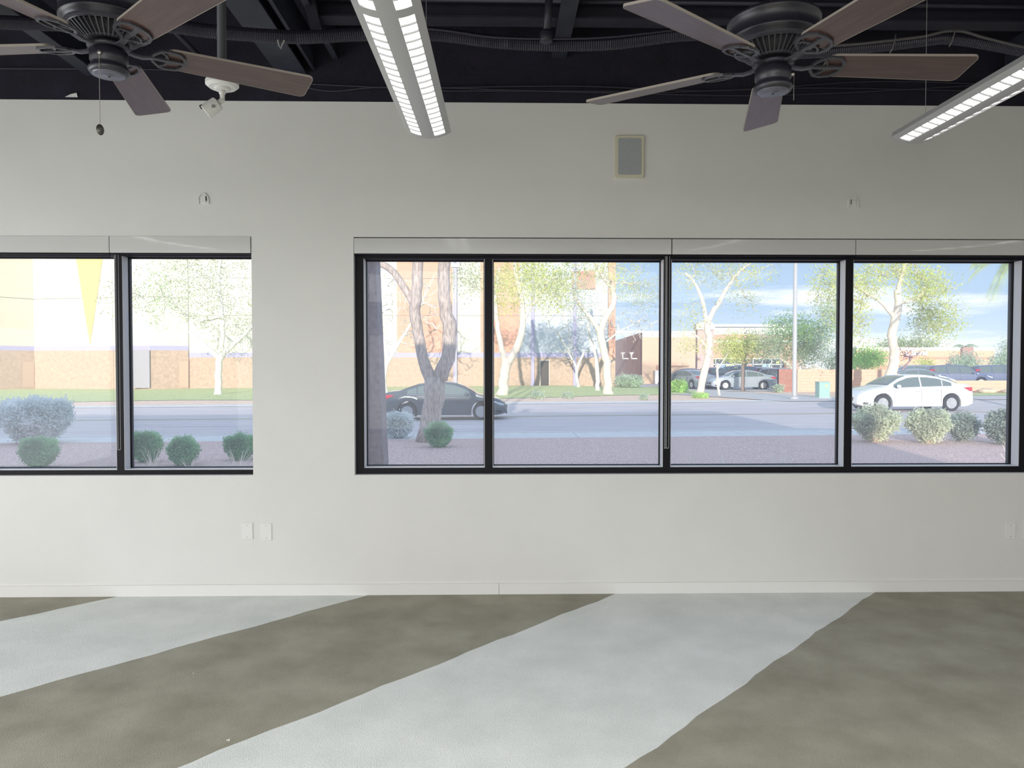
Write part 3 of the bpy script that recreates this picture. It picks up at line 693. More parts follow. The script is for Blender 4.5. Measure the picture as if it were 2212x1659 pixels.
def B_(z_lav, m_low=M_tan, m_up=M_cream, rows=3.4): return [(-.6, z_lav[0], m_low, 0), (z_lav[0], z_lav[1], M_lav, 0), (z_lav[1], Ht, m_up, rows)]
zb1 = (pz_(757, 61), pz_(747, 61)); YC = 62; zc1 = (pz_(772, YC), pz_(762, YC))
pA0, pA1 = XY(-160, 57), XY(75, 63); pB1 = XY(325, 60.5); pC0 = XY(408, 61.9); 
seg(th, O, pA0, pA1, B_(zb1, m_up=mat('cream_stucco_yellow', (.76, .71, .58), .85, var=.03, scale=1.2)), pw=9)
seg(th, O, pA1, pB1, B_(zb1), pw=9)
seg(th, O, pB1, pC0, B_(zb1, m_up=M_cream2), pw=9)
def rng_seg(a, b, Y, up, low=M_tan): seg(th, O, XY(a, Y), XY(b, Y), B_(zc1, low, up), pw=9, thick=.5)
rng_seg(408, 858, YC, M_cream)
rng_seg(858, 978, YC, M_org); rng_seg(978, 1038, YC, M_cream); rng_seg(1038, 1122, YC, M_org); rng_seg(1122, 1314, YC, M_blue)
seg(th, O, XY(1314, 61.6), XY(1329, 61.6), [(-.6, 2.2, M_tan, 0), (2.2, Ht, M_org, 0)])
fixn(MB().prism([(XY(1329, 61.7)[0], 61.7, -.6), (XY(1329, 61.7)[0]-.02, 90, -.6), (XY(1329, 61.7)[0]-.02, 90, Ht), (XY(1329, 61.7)[0], 61.7, Ht)], (-.4, 0, 0)).build('side_wall', M_org, th, origin=O))
# pilaster in the left window, pilasters at the right, red panel, yellow pennant, doors
def slab(nm, px0, px1, py0, py1, Y, dpt, m, root=th, O_=O):
    a, b = PY(px0, py1, Y), PY(px1, py0, Y); return MB().box(a[0], b[0], Y-dpt, Y, a[2], b[2]).build(nm, m, root, origin=O_)
slab('pilaster', 286, 324, 757, 838, 60.45, .12, mat('lavender_pilaster', (.42, .40, .44), .8))
slab('pilaster', 1147, 1154, 560, 838, YC-.05, .25, M_lav); slab('pilaster', 1238, 1245, 560, 838, YC-.05, .25, M_lav)
slab('pilaster', 980, 987, 560, 838, YC-.05, .25, M_lav)
slab('red_panel', 1236, 1286, 586, 624, YC-.1, .12, mat('brick_red_stucco', (.70, .32, .27), .85))
yp = MB(); A_, B2_, C_ = PY(195, 745, 61.0), PY(141, 400, 61.0), PY(243, 400, 61.0)
def onB(px, py):
    d = ray(px, py); p0 = np.array(pA1); p1 = np.array(pB1); e_ = p1-p0; n_ = np.array([-e_[1], e_[0]]); t = (n_@p0)/(n_@d[:2]); return EYE+d*t
A_, B2_, C_ = onB(195, 745), onB(138, 390), onB(246, 390)
fixn(yp.prism([A_, B2_, C_], (0, -.06, 0)).build('yellow_triangle', M_yel, th, origin=O))
M_door = mat('tan_door', (.62, .45, .33), .7)
dA = MB(); 
def door_on(p0, p1, pxa, pxb, pya, pyb, m, nm='door'):
    p0 = np.array(p0); p1 = np.array(p1); e_ = p1-p0; n_ = np.array([-e_[1], e_[0]]); P = []
    for px, py in ((pxa, pyb), (pxb, pyb), (pxb, pya), (pxa, pya)):
        d = ray(px, py); t = (n_@p0)/(n_@d[:2]); P.append(EYE+d*t)
    return fixn(MB().prism(P, (0, -.08, 0)).build(nm, m, th, origin=O))
door_on(pA0, pA1, 50, 75, 781, 837, M_door); door_on(pB1, pC0, 388, 408, 780, 837, M_door)
slab('doorway', 1165, 1188, 777, 835, YC-.1, .05, mat('light_door_frame', (.68, .62, .50), .7)); slab('door', 1168, 1185.5, 779, 834, YC-.2, .05, mat('dark_brown_door', (.06, .045, .03), .6))
# distant lower building, brown ribbed side and beige front
sb = empty('beige_store', (18, 74, -.3)); O2 = (18, 74, -.3)
tag(sb, 'beige store with white parapet and shaded brown ribbed side wall beyond the large building', 'building')
zr1 = pz_(716, 76); 
M_beige = mat('beige_stucco', (.70, .54, .40), .85, var=.03); M_wpar = mat('white_parapet', (.84, .84, .82), .8)
seg(sb, O2, XY(1387, 74), XY(1502, 74), [(-.6, pz_(728, 74), M_beige, 0), (pz_(728, 74), pz_(715, 74), M_wpar, 0)], pw=20)
a0_, b0_ = np.array(XY(1387, 74))+np.array([.02, .09]), np.array(XY(1327, 100)); 
for i in range(22):
    u0, u1 = i/22, (i+.72)/22; A = a0_+(b0_-a0_)*u0; B = a0_+(b0_-a0_)*u1
    z1_ = pz_(717, 74); fixn(MB().prism([(A[0], A[1], -.6), (B[0], B[1], -.6), (B[0], B[1], z1_), (A[0], A[1], z1_)], (.3, 0, 0)).build('rib', mat('brown_ribbed_metal', (.50, .36, .31), .7), sb, origin=O2))
fixn(MB().prism([(a0_[0]+.15, a0_[1]+.02, -.6), (b0_[0]+.15, b0_[1], -.6), (b0_[0]+.15, b0_[1], z1_-.1), (a0_[0]+.15, a0_[1]+.02, z1_-.1)], (.4, 0, 0)).build('side_wall', mat('brown_ribbed_metal', 0), sb, origin=O2))
slab('roof_edge', 1326, 1388, 715, 719, 74, .2, M_wpar, sb, O2)
slab('service_box', 1411, 1426, 800, 832, 73.5, .9, mat('pale_metal_box', (.74, .77, .80), .5), sb, O2)
slab('louvre', 1418, 1426, 789, 800, 73.8, .1, mat('brown_louvre', (.5, .33, .25), .7), sb, O2)
slab('ledge_band', 1450, 1488, 789, 792, 73.85, .12, mat('brown_louvre', 0), sb, O2)
for px in (1345, 1364):
    l_ = PY(px, 768, 72); r_ = tag(empty('wall_lamp', tuple(l_)), 'white bracket floodlight on the shaded brown wall, '+('left one' if px == 1345 else 'right one'), 'lamp', 'floodlights on the brown wall')
    MB().lathe([(.05, 0), (.28, .32), (.0, .32)], 12).build('shade', M_wpar, r_); MB().box(-.05, .55, -.05, .05, -.35, -.25).box(-.05, .05, -.05, .05, -.3, 0).build('arm', M_wpar, r_)
# shopping front
sh = empty('shopping_front', (24, 78, -.3)); O3 = (24, 78, -.3); YS_ = 78.0
tag(sh, 'salmon shop building with white cornice and glass front behind the parked cars', 'building')
M_sal = mat('salmon_stucco', (.72, .42, .32), .85, var=.04); M_salp = mat('pink_stucco', (.70, .50, .46), .85)
seg(sh, O3, XY(1535, YS_), XY(1720, YS_), [(pz_(775, YS_), pz_(740, YS_), M_sal, 0), (pz_(740, YS_), pz_(735, YS_), M_wpar, 0), (pz_(735, YS_), pz_(722, YS_), M_sal, 0), (pz_(722, YS_), pz_(703, YS_), M_wpar, 0)], pw=30, thick=3)
slab('tower_pillar', 1500, 1536, 712, 845, YS_-1.2, 1.0, M_salp, sh, O3); slab('tower_cornice', 1498, 1538, 701, 713, YS_-1.3, 1.1, M_wpar, sh, O3); slab('tower_cap', 1504, 1534, 697, 702, YS_-1.3, .9, M_wpar, sh, O3)
slab('end_pier', 1693, 1722, 765, 845, YS_-.3, .6, M_sal, sh, O3)
slab('cornice', 1536, 1722, 701, 706, YS_-.15, .35, M_wpar, sh, O3)
M_sf = mat('shop_glass', (.10, .12, .14), .08, spec=.8); M_alu = mat('white_shop_frame', (.78, .82, .84), .4)
slab('shop_window', 1537, 1693, 775, 845, YS_, .1, M_sf, sh, O3)
for px in (1545, 1586, 1626, 1646, 1666, 1686): slab('shop_mullion', px-1, px+1, 775, 840, YS_-.1, .12, M_alu, sh, O3)
slab('shop_transom', 1537, 1690, 786, 788.2, YS_-.1, .12, M_alu, sh, O3); slab('shop_head', 1537, 1690, 774, 776, YS_-.1, .14, M_alu, sh, O3)
def poster(px0, px1, py0, py1, col, words, tcol, sz):
    slab('poster', px0, px1, py0, py1, YS_-.24, .03, mat('poster_%02d%02d%02d' % tuple(int(c*99) for c in col), col, .7), sh, O3)
    for i, wd in enumerate(words):
        cu = bpy.data.curves.new('lettering', 'FONT'); cu.body = wd; cu.size = sz; cu.align_x = 'CENTER'; cu.extrude = .01
        t = bpy.data.objects.new('lettering', cu); COL.objects.link(t); t.parent = sh; t.rotation_euler = (R(90), 0, 0)
        p = PY((px0+px1)/2, py0+(i+1)*(py1-py0)/(len(words)+.6), YS_-.30); t.location = (p[0]-O3[0], p[1]-O3[1], p[2]-O3[2]); cu.materials.append(mat('lettering_%02d%02d%02d' % tuple(int(c*99) for c in tcol), tcol, .6))
poster(1568, 1585, 788, 802, (.52, .66, .30), ['NIGHTS', ''], (.9, .9, .85), .26)
poster(1549, 1566, 788, 804, (.30, .48, .66), [], (1, 1, 1), .2)
poster(1616, 1625, 789, 802, (.85, .30, .10), ['F', 'ON'], (.95, .9, .8), .24)
poster(1611, 1615.5, 787, 806, (.76, .82, .84), [], (1, 1, 1), .2); poster(1648, 1664, 788, 803, (.45, .72, .80), ['OPEN', 'HERE'], (.95, .97, 1), .24)
poster(1648, 1664, 803, 808, (.86, .84, .84), ['S A L E'], (.8, .15, .12), .18)
poster(1676, 1683, 780, 785, (.80, .78, .20), [], (1, 1, 1), .2)
# far right building
fr = empty('terracotta_store', (50, 96, .1)); O4 = (50, 96, .1); YF = 96.0
tag(fr, 'long terracotta store with pale cornice and white script sign at the far right', 'building')
M_ter = mat('terracotta_pale', (.78, .50, .33), .85, var=.03); M_ter2 = mat('terracotta_deep', (.72, .36, .25), .85)
seg(fr, O4, XY(1850, YF), XY(2147, YF), [(-.3, pz_(789, YF), M_ter2, .9), (pz_(789, YF), pz_(776, YF), M_ter, 0), (pz_(776, YF), pz_(771, YF), M_ter2, 0), (pz_(771, YF), pz_(757, YF), M_ter, 0), (pz_(757, YF), pz_(750, YF), mat('pale_cornice', (.85, .78, .66), .8), 0)], pw=7.6, thick=2)
slab('pier', 2074, 2098, 750, 830, YF-.1, .5, mat('brown_pier', (.46, .28, .24), .8), fr, O4)
cu = bpy.data.curves.new('script_sign', 'FONT'); cu.body = 'Cianna'; cu.size = 1.05; cu.shear = .4; cu.extrude = .05; cu.align_x = 'CENTER'; cu.offset = .03
t = bpy.data.objects.new('script_sign', cu); COL.objects.link(t); t.parent = fr; t.rotation_euler = (R(90), 0, 0); p = PY(1978, 767.5, YF-.2); t.location = (p[0]-O4[0], p[1]-O4[1], p[2]-O4[2]); cu.materials.append(M_wpar)
# low block walls
M_blk = mat('peach_block', (.74, .50, .36), .9, var=.08, scale=6, bump=.4, bscale=20)
def block_wall(px0, px1, pyt, Y, label, m=M_blk, th_=.25, group=None, rh=.21):
    x0, z0 = base_at(px0, Y); x1, z1 = base_at(px1, Y); zt = pz_(pyt, Y, px0); r = tag(empty('block_wall', ((x0+x1)/2, Y, z0)), label, 'wall', group); Oq = ((x0+x1)/2, Y, z0)
    MB().box(x0, x1, Y+.02, Y+th_-.02, min(z0, z1)-.2, zt-.02).build('core', M_joint, r, origin=Oq)
    n = max(1, round((zt-z0+.1)/rh)); 
    for j in range(n):
        za = zt-(j+1)*(zt-z0+.1)/n; MB().box(x0, x1, Y, Y+th_, za+.006, za+(zt-z0+.1)/n-.006).build('course', m, r, origin=Oq)
    return r
block_wall(1722, 1938, 798, 50, 'higher peach block wall behind the green utility box')
block_wall(1936, 2260, 822, 46.5, 'lower peach block wall at the right, in front of parked dark cars')
sg = block_wall(1682, 1713, 797, 50.4, 'short rust-brown wall panel beside the street lamp pole', m=mat('rust_brown_block', (.42, .20, .15), .85, var=.15, scale=6), rh=.5)
# mailbox-like boulders, utility box, poles, sign
def boulder(px0, px1, py0, Y, label):
    x0, z0 = base_at(px0, Y); x1, _ = base_at(px1, Y); zt = pz_(py0, Y); q = MB().lathe([(0, -.5), (.75, -.42), (1, -.1), (.9, .3), (.55, .5), (0, .56)], 14)
    q.v = [(x*(x1-x0)/2*(1+.13*math.sin(3*y+x*2)), y*.5*(1+.1*math.sin(4*x)), (z+.45)*(zt-z0)*(1+.1*math.sin(5*x+y*3))) for x, y, z in q.v]
    o = q.build('boulder', mat('pale_boulder', (.70, .55, .42), .9, var=.15, scale=3, bump=.5, bscale=8), smooth=True); o.location = ((x0+x1)/2, Y, z0); tag(o, label, 'boulder', 'boulders before the low block wall')
boulder(2110, 2151, 840, 45.2, 'wide pale boulder on the grass strip before the low block wall'); boulder(2161, 2200, 842, 45.4, 'pale boulder partly cut off by the right window frame')
Yu = 40.2; x0, z0 = base_at(1770, Yu); x1, _ = base_at(1793, Yu); zt = pz_(825, Yu)
ub = tag(empty('utility_box', ((x0+x1)/2, Yu, z0)), 'pale green metal utility box on the far verge', 'utility box'); wU = (x1-x0)/2; hU = zt-z0
M_ub = mat('pale_green_metal', (.36, .56, .50), .5)
MB().box(-wU, wU, 0, .55, .05, hU-.04).build('cabinet', M_ub, ub, bevel=.01); MB().box(-wU-.02, wU+.02, -.02, .57, hU-.04, hU).build('lid', M_ub, ub, bevel=.008)
MB().box(-wU+.03, wU-.03, -.012, 0, .10, hU-.08).build('door', M_ub, ub, bevel=.004); MB().box(.02, .14, -.016, -.012, hU*.70, hU*.82).build('warning_label', M_yel, ub); MB().box(-wU-.06, wU+.06, -.06, .61, -.08, .05).build('pad', M_walk, ub)
Yl = 39.6; x0, z0 = base_at(1716, Yl)
lp = tag(empty('street_lamp', (x0, Yl, z0)), 'tall grey street lamp pole across the road, in front of the parked cars', 'street lamp'); M_pole = mat('grey_pole', (.50, .50, .50), .5)
MB().lathe([(.13, .0), (.12, .3), (.10, 9.6), (.0, 9.65)], 16).build('pole', M_pole, lp, smooth=True); MB().lathe([(.24, 0), (.24, .10), (.16, .16)], 16).build('base', M_pole, lp); MB().tube([(0, 0, 9.3), (0, -.8, 9.8), (0, -2.2, 10)], .05, 8).build('arm', M_pole, lp, smooth=True); MB().box(-.16, .16, -2.8, -2.1, 9.93, 10.07).build('lamp_head', M_pole, lp, bevel=.03)
Yq = 45; x0, z0 = base_at(985.5, Yq); pp = tag(empty('floodlight_pole', (x0, Yq, z0)), 'slim lavender-grey pole with a pale box head right of the forked tree', 'pole')
zt = pz_(578, Yq)-z0; MB().tube([(0, 0, 0), (0, 0, zt+.6)], .045, 10).build('pole', mat('lavender_pole', (.55, .54, .68), .5), pp); MB().box(-.30, .24, -.18, .18, zt, zt+.62).build('box_head', mat('pale_box', (.74, .76, .80), .5), pp, bevel=.02); MB().box(-.14, .04, -.20, -.18, zt+.22, zt+.42).build('sensor', mat('grey_sensor', (.3, .3, .34), .5), pp)
Ysn = 70; x0, z0 = base_at(2048, Ysn); zt = pz_(790, Ysn)
ss = tag(empty('stop_sign', (x0, Ysn, z0)), 'dark red stop sign turned away in front of the terracotta store', 'sign')
MB().tube([(0, 0, 0), (0, 0, zt-z0)], .03, 8).build('post', M_pole, ss)
ang_ = [R(22.5+45*k) for k in range(8)]; fixn(MB().prism([(.32*math.cos(a), 0, zt-z0+.32*math.sin(a)) for a in ang_], (0, -.02, 0)).build('sign_rim', mat('sign_white', (.7, .62, .68), .5), ss)); fixn(MB().prism([(.285*math.cos(a), -.021, zt-z0+.285*math.sin(a)) for a in ang_], (0, -.01, 0)).build('sign_face', mat('sign_red', (.34, .08, .14), .5), ss))
cu = bpy.data.curves.new('lettering', 'FONT'); cu.body = 'STOP'; cu.size = .22; cu.align_x = 'CENTER'; cu.extrude = .003
t = bpy.data.objects.new('lettering', cu); COL.objects.link(t); t.parent = ss; t.rotation_euler = (R(90), 0, 0); t.location = (0, -.035, zt-z0-.07); cu.materials.append(mat('sign_white', 0))

# ------------------------------------------------------------------ cars
for o in [o for o in bpy.data.objects if o.type == 'FONT']:
    nm = o.name.split('.')[0]; bpy.context.view_layer.update(); me = bpy.data.meshes.new_from_object(o)
    n = bpy.data.objects.new(nm+'_tmp', me); COL.objects.link(n); n.parent = o.parent; n.location = o.location; n.rotation_euler = o.rotation_euler
    bpy.data.objects.remove(o); n.name = nm
M_tyre = mat('tyre_rubber', (.03, .03, .032), .8); M_rim = mat('alloy_rim', (.60, .61, .63), .35, metal=.5); M_cg = mat('car_glass', (.14, .18, .18), .06, spec=.8)
M_trimk = mat('car_black_trim', (.015, .015, .018), .5); M_hl = mat('headlamp', (.70, .74, .78), .12, spec=.9); M_tl = mat('tail_lamp', (.55, .03, .05), .2)
def interp(x, P): return float(np.interp(x, [p[0] for p in P], [p[1] for p in P]))
SEDAN = dict(L=4.82, W=1.83, r=.335, ax=(1.42, -1.42), gc=.19,
  top=[(-2.41, .62), (-2.39, .86), (-2.33, 1.02), (-2.1, 1.09), (-1.72, 1.12), (-1.3, 1.27), (-.9, 1.395), (-.45, 1.455), (0, 1.465), (.35, 1.43), (.75, 1.29), (1.18, 1.045), (1.3, .985), (1.7, .92), (2.1, .80), (2.28, .70), (2.38, .58), (2.41, .46)],
  belt=[(-2.41, .86), (-1.5, .985), (0, .945), (1.2, .90), (2.41, .62)], cab=(-1.78, 1.22), wins=[(.98, -.12), (-.18, -1.02), (-1.06, -1.42)])
SUV = dict(L=4.75, W=1.88, r=.37, ax=(1.40, -1.38), gc=.22,
  top=[(-2.37, .70), (-2.36, 1.0), (-2.30, 1.22), (-2.12, 1.58), (-1.95, 1.68), (-1.2, 1.735), (-.2, 1.74), (.3, 1.70), (.65, 1.56), (1.12, 1.16), (1.25, 1.10), (1.8, 1.03), (2.15, .93), (2.32, .78), (2.37, .55)],
  belt=[(-2.37, 1.05), (-1.5, 1.10), (0, 1.04), (1.2, 1.0), (2.37, .70)], cab=(-2.2, 1.18), wins=[(.92, -.1), (-.16, -1.05), (-1.12, -1.95)])
def car(spec, X, Y, Z, rz, paint, label, name='car', group=None, scale=1.0, cat='car'):
    r = tag(empty(name, (X, Y, Z), rz), label, cat, group); r.scale = (scale,)*3
    L, W, rr = spec['L'], spec['W'], spec['r']; hw0 = W/2; ar = rr+.055
    xs_ = sorted(set(list(np.linspace(-L/2, L/2, 70))+[a+ar*math.sin(R(t)) for a in spec['ax'] for t in range(-90, 91, 12)]+[p[0] for p in spec['top']]))
    def hw(x): t = abs(x)/(L/2); return hw0*(1-.20*max(0, (t-.62)/.38)**2.2)
    def zt(x): return interp(x, spec['top'])
    def zbelt(x): return min(interp(x, spec['belt']), zt(x)-.05)
    def zlow(x):
        z = spec['gc']+.10*max(0, (abs(x)-L/2+.45)/.45)**1.5
        for a in spec['ax']:
            if abs(x-a) < ar: z = max(z, rr+math.sqrt(ar*ar-(x-a)**2)-.0)
        return z
    c0, c1 = spec['cab']
    def wr(x):
        h = zt(x)-zbelt(x); w = hw(x); return w-min(.26, max(.05, h*.42))
    def ring(x):
        w = hw(x); zl = zlow(x); zb = zbelt(x); z = zt(x); zm = max(zl+.02, min(zb-.12, zl+.55*(zb-zl))); wt = wr(x); zg = z-min(.05, (z-zb)*.3)
        zs = min(zl+.09, zm-.01)
        return [(0, zl), (w*.86, zl), (w*.965, zl+.015), (w*.985, zs), (w, zm), (w*.992, zb-.03), (w*.965, zb), (w*.95, zb+.012), (wt, zg), (wt-.06, z), (wt*.5, z+.012), (0, z+.018)]
    V = []; F = []; K = None
    for x in xs_:
        g = ring(x); full = [(x, -y, z) for y, z in g]+[(x, y, z) for y, z in g[::-1][1:-1]]; K = len(full); V += full
    n = len(xs_)
    for i in range(n-1):
        for k in range(K): F.append((i*K+k, i*K+(k+1) % K, (i+1)*K+(k+1) % K, (i+1)*K+k))
    F += [tuple(range(K)), tuple(range((n-1)*K, n*K))[::-1]]
    b = fixn(MB().add(V, F).build('body', paint, r, smooth=True))
    es = b.modifiers.new('e', 'EDGE_SPLIT'); es.split_angle = R(38)
    def side(x, t, s, off=.006):
        w = hw(x); zb = zbelt(x)+.012; z = zt(x); wt = wr(x); zg = z-min(.05, (z-zb)*.3)
        return (x, s*(w*.95+(wt-w*.95)*t+off), zb+(zg-zb)*t)
    for s in (-1, 1):
        for (xa, xb) in spec['wins']:
            V = []; F = []; m = 14
            for i in range(m+1):
                x = xb+(xa-xb)*i/m; h = zt(x)-zbelt(x); tb, tt = min(.5, .035/max(h, .05)), 1-min(.5, .045/max(h, .05))
                V += [side(x, tb, s), side(x, tt, s)]
            F = [(2*i, 2*i+1, 2*i+3, 2*i+2) for i in range(m)]
            o = MB().add(V, F).build('side_window', M_cg, r); o.modifiers.new('s', 'SOLIDIFY').thickness = .006
        # sill strip, door seams, handles, mirror
        def bodyp(x, z, off=.004): return (x, s*(hw(x)*.998+off), z)
        MB().tube([side(x, .0, s, .008) for x in np.linspace(spec['wins'][-1][1], spec['wins'][0][0]+.05, 12)], .008, 5).build('belt_strip', M_rim, r)
        for x in (spec['wins'][0][0]-.02, spec['wins'][0][1]-.03, spec['wins'][1][1]+.06):
            MB().ribbon([bodyp(x, .32), bodyp(x, .55), bodyp(x, zbelt(x)-.04, .002)], .006, .006, up=(0, 1, 0)).build('door_seam', M_trimk, r)
        for x in (spec['wins'][0][1]+.12, spec['wins'][1][1]+.26):
            MB().tube([bodyp(x-.09, zbelt(x)-.13, .0), bodyp(x-.06, zbelt(x)-.125, .025), bodyp(x+.06, zbelt(x)-.125, .025), bodyp(x+.09, zbelt(x)-.13, .0)], .012, 6).build('door_handle', M_rim, r, smooth=True)
        xm = spec['wins'][0][0]-.12; zm = zbelt(xm)+.10
        q = MB().lathe([(0, -.10), (.06, -.09), (.085, -.03), (.08, .05), (.04, .10), (0, .11)], 14); q.v = [(z*.75+xm, s*(hw(xm)+.10)+y*.9, zm+x*.8) for x, y, z in q.v]; q.build('wing_mirror', paint, r, smooth=True)
        MB().tube([(xm, s*hw(xm)*.93, zm-.05), (xm, s*(hw(xm)+.06), zm-.02)], .02, 6).build('mirror_arm', M_trimk, r)
        # lamps wrap the corners
        xf_ = L/2-.06
        def lamp(nm, pts, m):
            V = []
            for x, z in pts: V.append((x, s*(hw(x)*.995+.008), z))
            V2 = [(x+(.03 if x > 0 else -.03), s*(abs(y)-.22), z) for x, y, z in V]
            q = MB(); k = len(V)
            q.add(V, [tuple(range(k))]); o = q.build(nm, m, r); o.modifiers.new('s', 'SOLIDIFY').thickness = .012
        zf = interp(L/2-.45, spec['top']); lamp('headlamp', [(L/2-.62, zf-.06), (L/2-.35, zf-.14), (L/2-.14, zf-.20), (L/2-.10, zf-.28), (L/2-.30, zf-.25), (L/2-.52, zf-.15)], M_hl)
        zr_ = interp(-L/2+.2, spec['top']); lamp('tail_lamp', [(-L/2+.50, zr_-.10), (-L/2+.25, zr_-.08), (-L/2+.07, zr_-.09), (-L/2+.06, zr_-.25), (-L/2+.2, zr_-.24)], M_tl)
        lamp('fog_lamp', [(L/2-.42, .36), (L/2-.22, .38), (L/2-.2, .30), (L/2-.36, .29)], M_trimk)
    # windscreens
    for nm, (xa, xb) in (('windscreen', (.42 if spec is SEDAN else .35, c1-.03)), ('rear_window', (c0+.06, -.98) if spec is SEDAN else (-2.30, -2.05))):
        V = []; m = 8
        for i in range(m+1):
            x = xa+(xb-xa)*i/m; w2 = wr(x)-.075
            for j in range(7): u = -1+2*j/6; V.append((x, u*w2, zt(x)+.014+.012*(1-abs(u))))
        o = MB().add(V, [(i*7+j, i*7+j+1, (i+1)*7+j+1, (i+1)*7+j) for i in range(m) for j in range(6)]).build(nm, M_cg, r, smooth=True); o.modifiers.new('s', 'SOLIDIFY').thickness = .008
    q = MB(); q.box(L/2-.02, L/2+.015, -.42, .42, .42, .56); q.box(L/2-.05, L/2+.01, -.5, .5, .24, .32); q.build('grille', M_trimk, r, bevel=.01)
    MB().lathe([(.0, 0), (.055, 0), (.05, .012), (.0, .014)], 16, (L/2+.014, 0, .49), axis=(1, 0, 0)).build('badge', M_rim, r)
    # wheels
    wt_ = None
    for a in spec['ax']:
        for s in (-1, 1):
            if wt_ is None:
                ty = MB().lathe([(rr*.66, -.10), (rr*.93, -.105), (rr, -.075), (rr, .075), (rr*.93, .105), (rr*.66, .10), (rr*.64, .0), (rr*.66, -.10)], 32, axis=(0, 1, 0)).build('wheel', M_tyre, r, smooth=True)
                q = MB().lathe([(rr*.60, -.07), (rr*.68, -.09), (rr*.68, .09), (rr*.60, .07)], 32, axis=(0, 1, 0))
                for k in range(10):
                    t = 2*math.pi*k/10; q.ribbon([(.035*math.cos(t), .075, .035*math.sin(t)), (rr*.65*math.cos(t+.06), .082, rr*.65*math.sin(t+.06))], .030, .02, up=(0, 1, 0))
                q.lathe([(.0, .06), (.05, .06), (.045, .10), (.0, .10)], 16, axis=(0, 1, 0))
                rm = q.build('rim', M_rim, ty); dk = MB().lathe([(.0, .03), (rr*.64, .03), (rr*.64, .02), (.0, .02)], 24, axis=(0, 1, 0)).build('wheel_shade_disc', mat('wheel_shadow', (.025, .025, .028), .6), ty); wt_ = (ty, rm, dk)  # dark disc behind the spokes stands in for shade inside the wheel
            else:
                ty = part('wheel', wt_[0], r); part('rim', wt_[1], ty); part('wheel_shade_disc', wt_[2], ty)
            ty.location = (a, s*(hw0-.13), rr); ty.rotation_euler = (0, 0, 0 if s > 0 else math.pi)
    return r
P_dark = mat('paint_charcoal', (.10, .12, .13), .22, metal=.3, coat=.8); P_white = mat('paint_white', (.82, .83, .84), .25, coat=.8); P_silver = mat('paint_silver_blue', (.46, .52, .58), .3, metal=.35, coat=.6)
P_navy = mat('paint_navy', (.15, .18, .28), .25, metal=.3, coat=.8); P_grey = mat('paint_grey', (.34, .38, .44), .3, metal=.4, coat=.6); P_maroon = mat('paint_dark_plum', (.20, .14, .17), .3, metal=.3, coat=.6)
def road_pt(px, Y): x, z = base_at(px, Y); return x, Y, z
x, y, z = road_pt(963, 29.3); car(SEDAN, x, y, z, 0, P_dark, 'charcoal sedan driving right, partly hidden by the forked tree trunk', scale=1.0)
x, y, z = road_pt(1954, 31.8); car(SEDAN, x, y, z, math.pi+.05, P_white, 'bright white sedan driving left on the road, seen in the right pane', scale=1.06)
x, y, z = road_pt(1600, 55.5); car(SEDAN, x, y, z, math.pi, P_silver, 'silver-blue sedan parked side-on behind the thin dark tree trunk', scale=1.0)
G_l = 'cars in the lot beyond the road'
for spec, px, Y, rz, pt, lb, sc_ in ((SUV, 1578, 64.5, R(160), P_navy, 'dark blue estate parked behind the silver-blue sedan', 1.0), (SUV, 1546, 59.8, R(-85), P_maroon, 'dark plum car with red tail lamps left of the silver-blue sedan', .95), (SEDAN, 1489, 59, R(112), P_grey, 'grey car with silvery windscreen left of the leaning tree trunk', 1.0), (SEDAN, 1487, 69.5, R(155), P_navy, 'dark car at the far left of the car park, behind the round bush', 1.05), (SUV, 1661, 65.5, R(-60), mat('paint_pale', (.60, .64, .68), .3, coat=.6), 'pale crossover parked right of the silver-blue sedan with red lamps', .92), (SUV, 1694, 57.5, R(-60), P_silver, 'silvery car half hidden by the rust-brown wall panel', .9)):
    x, y, z = road_pt(px, Y); car(spec, x, y, z+.02, rz, pt, lb, group=G_l, scale=sc_)
for spec, px, Y, rz, pt, lb, sc_, dz in ((SUV, 1966, 66, R(165), P_grey, 'grey van roof with two bright panes left behind the low wall', 1.0, .35), (SEDAN, 1982, 53.5, R(-15), P_grey, 'grey sedan roof just above the white car', 1.0, .1), (SUV, 2068, 59, R(-12), P_navy, 'navy crossover behind the low wall beneath the stop sign', 1.0, -.18), (SUV, 2163, 62, R(-12), P_navy, 'navy crossover at the far right behind the low wall', 1.0, -.15)):
    x, y, z = road_pt(px, Y); car(spec, x, y, z+dz*0+.02, rz, pt, lb, group=G_l, scale=sc_)
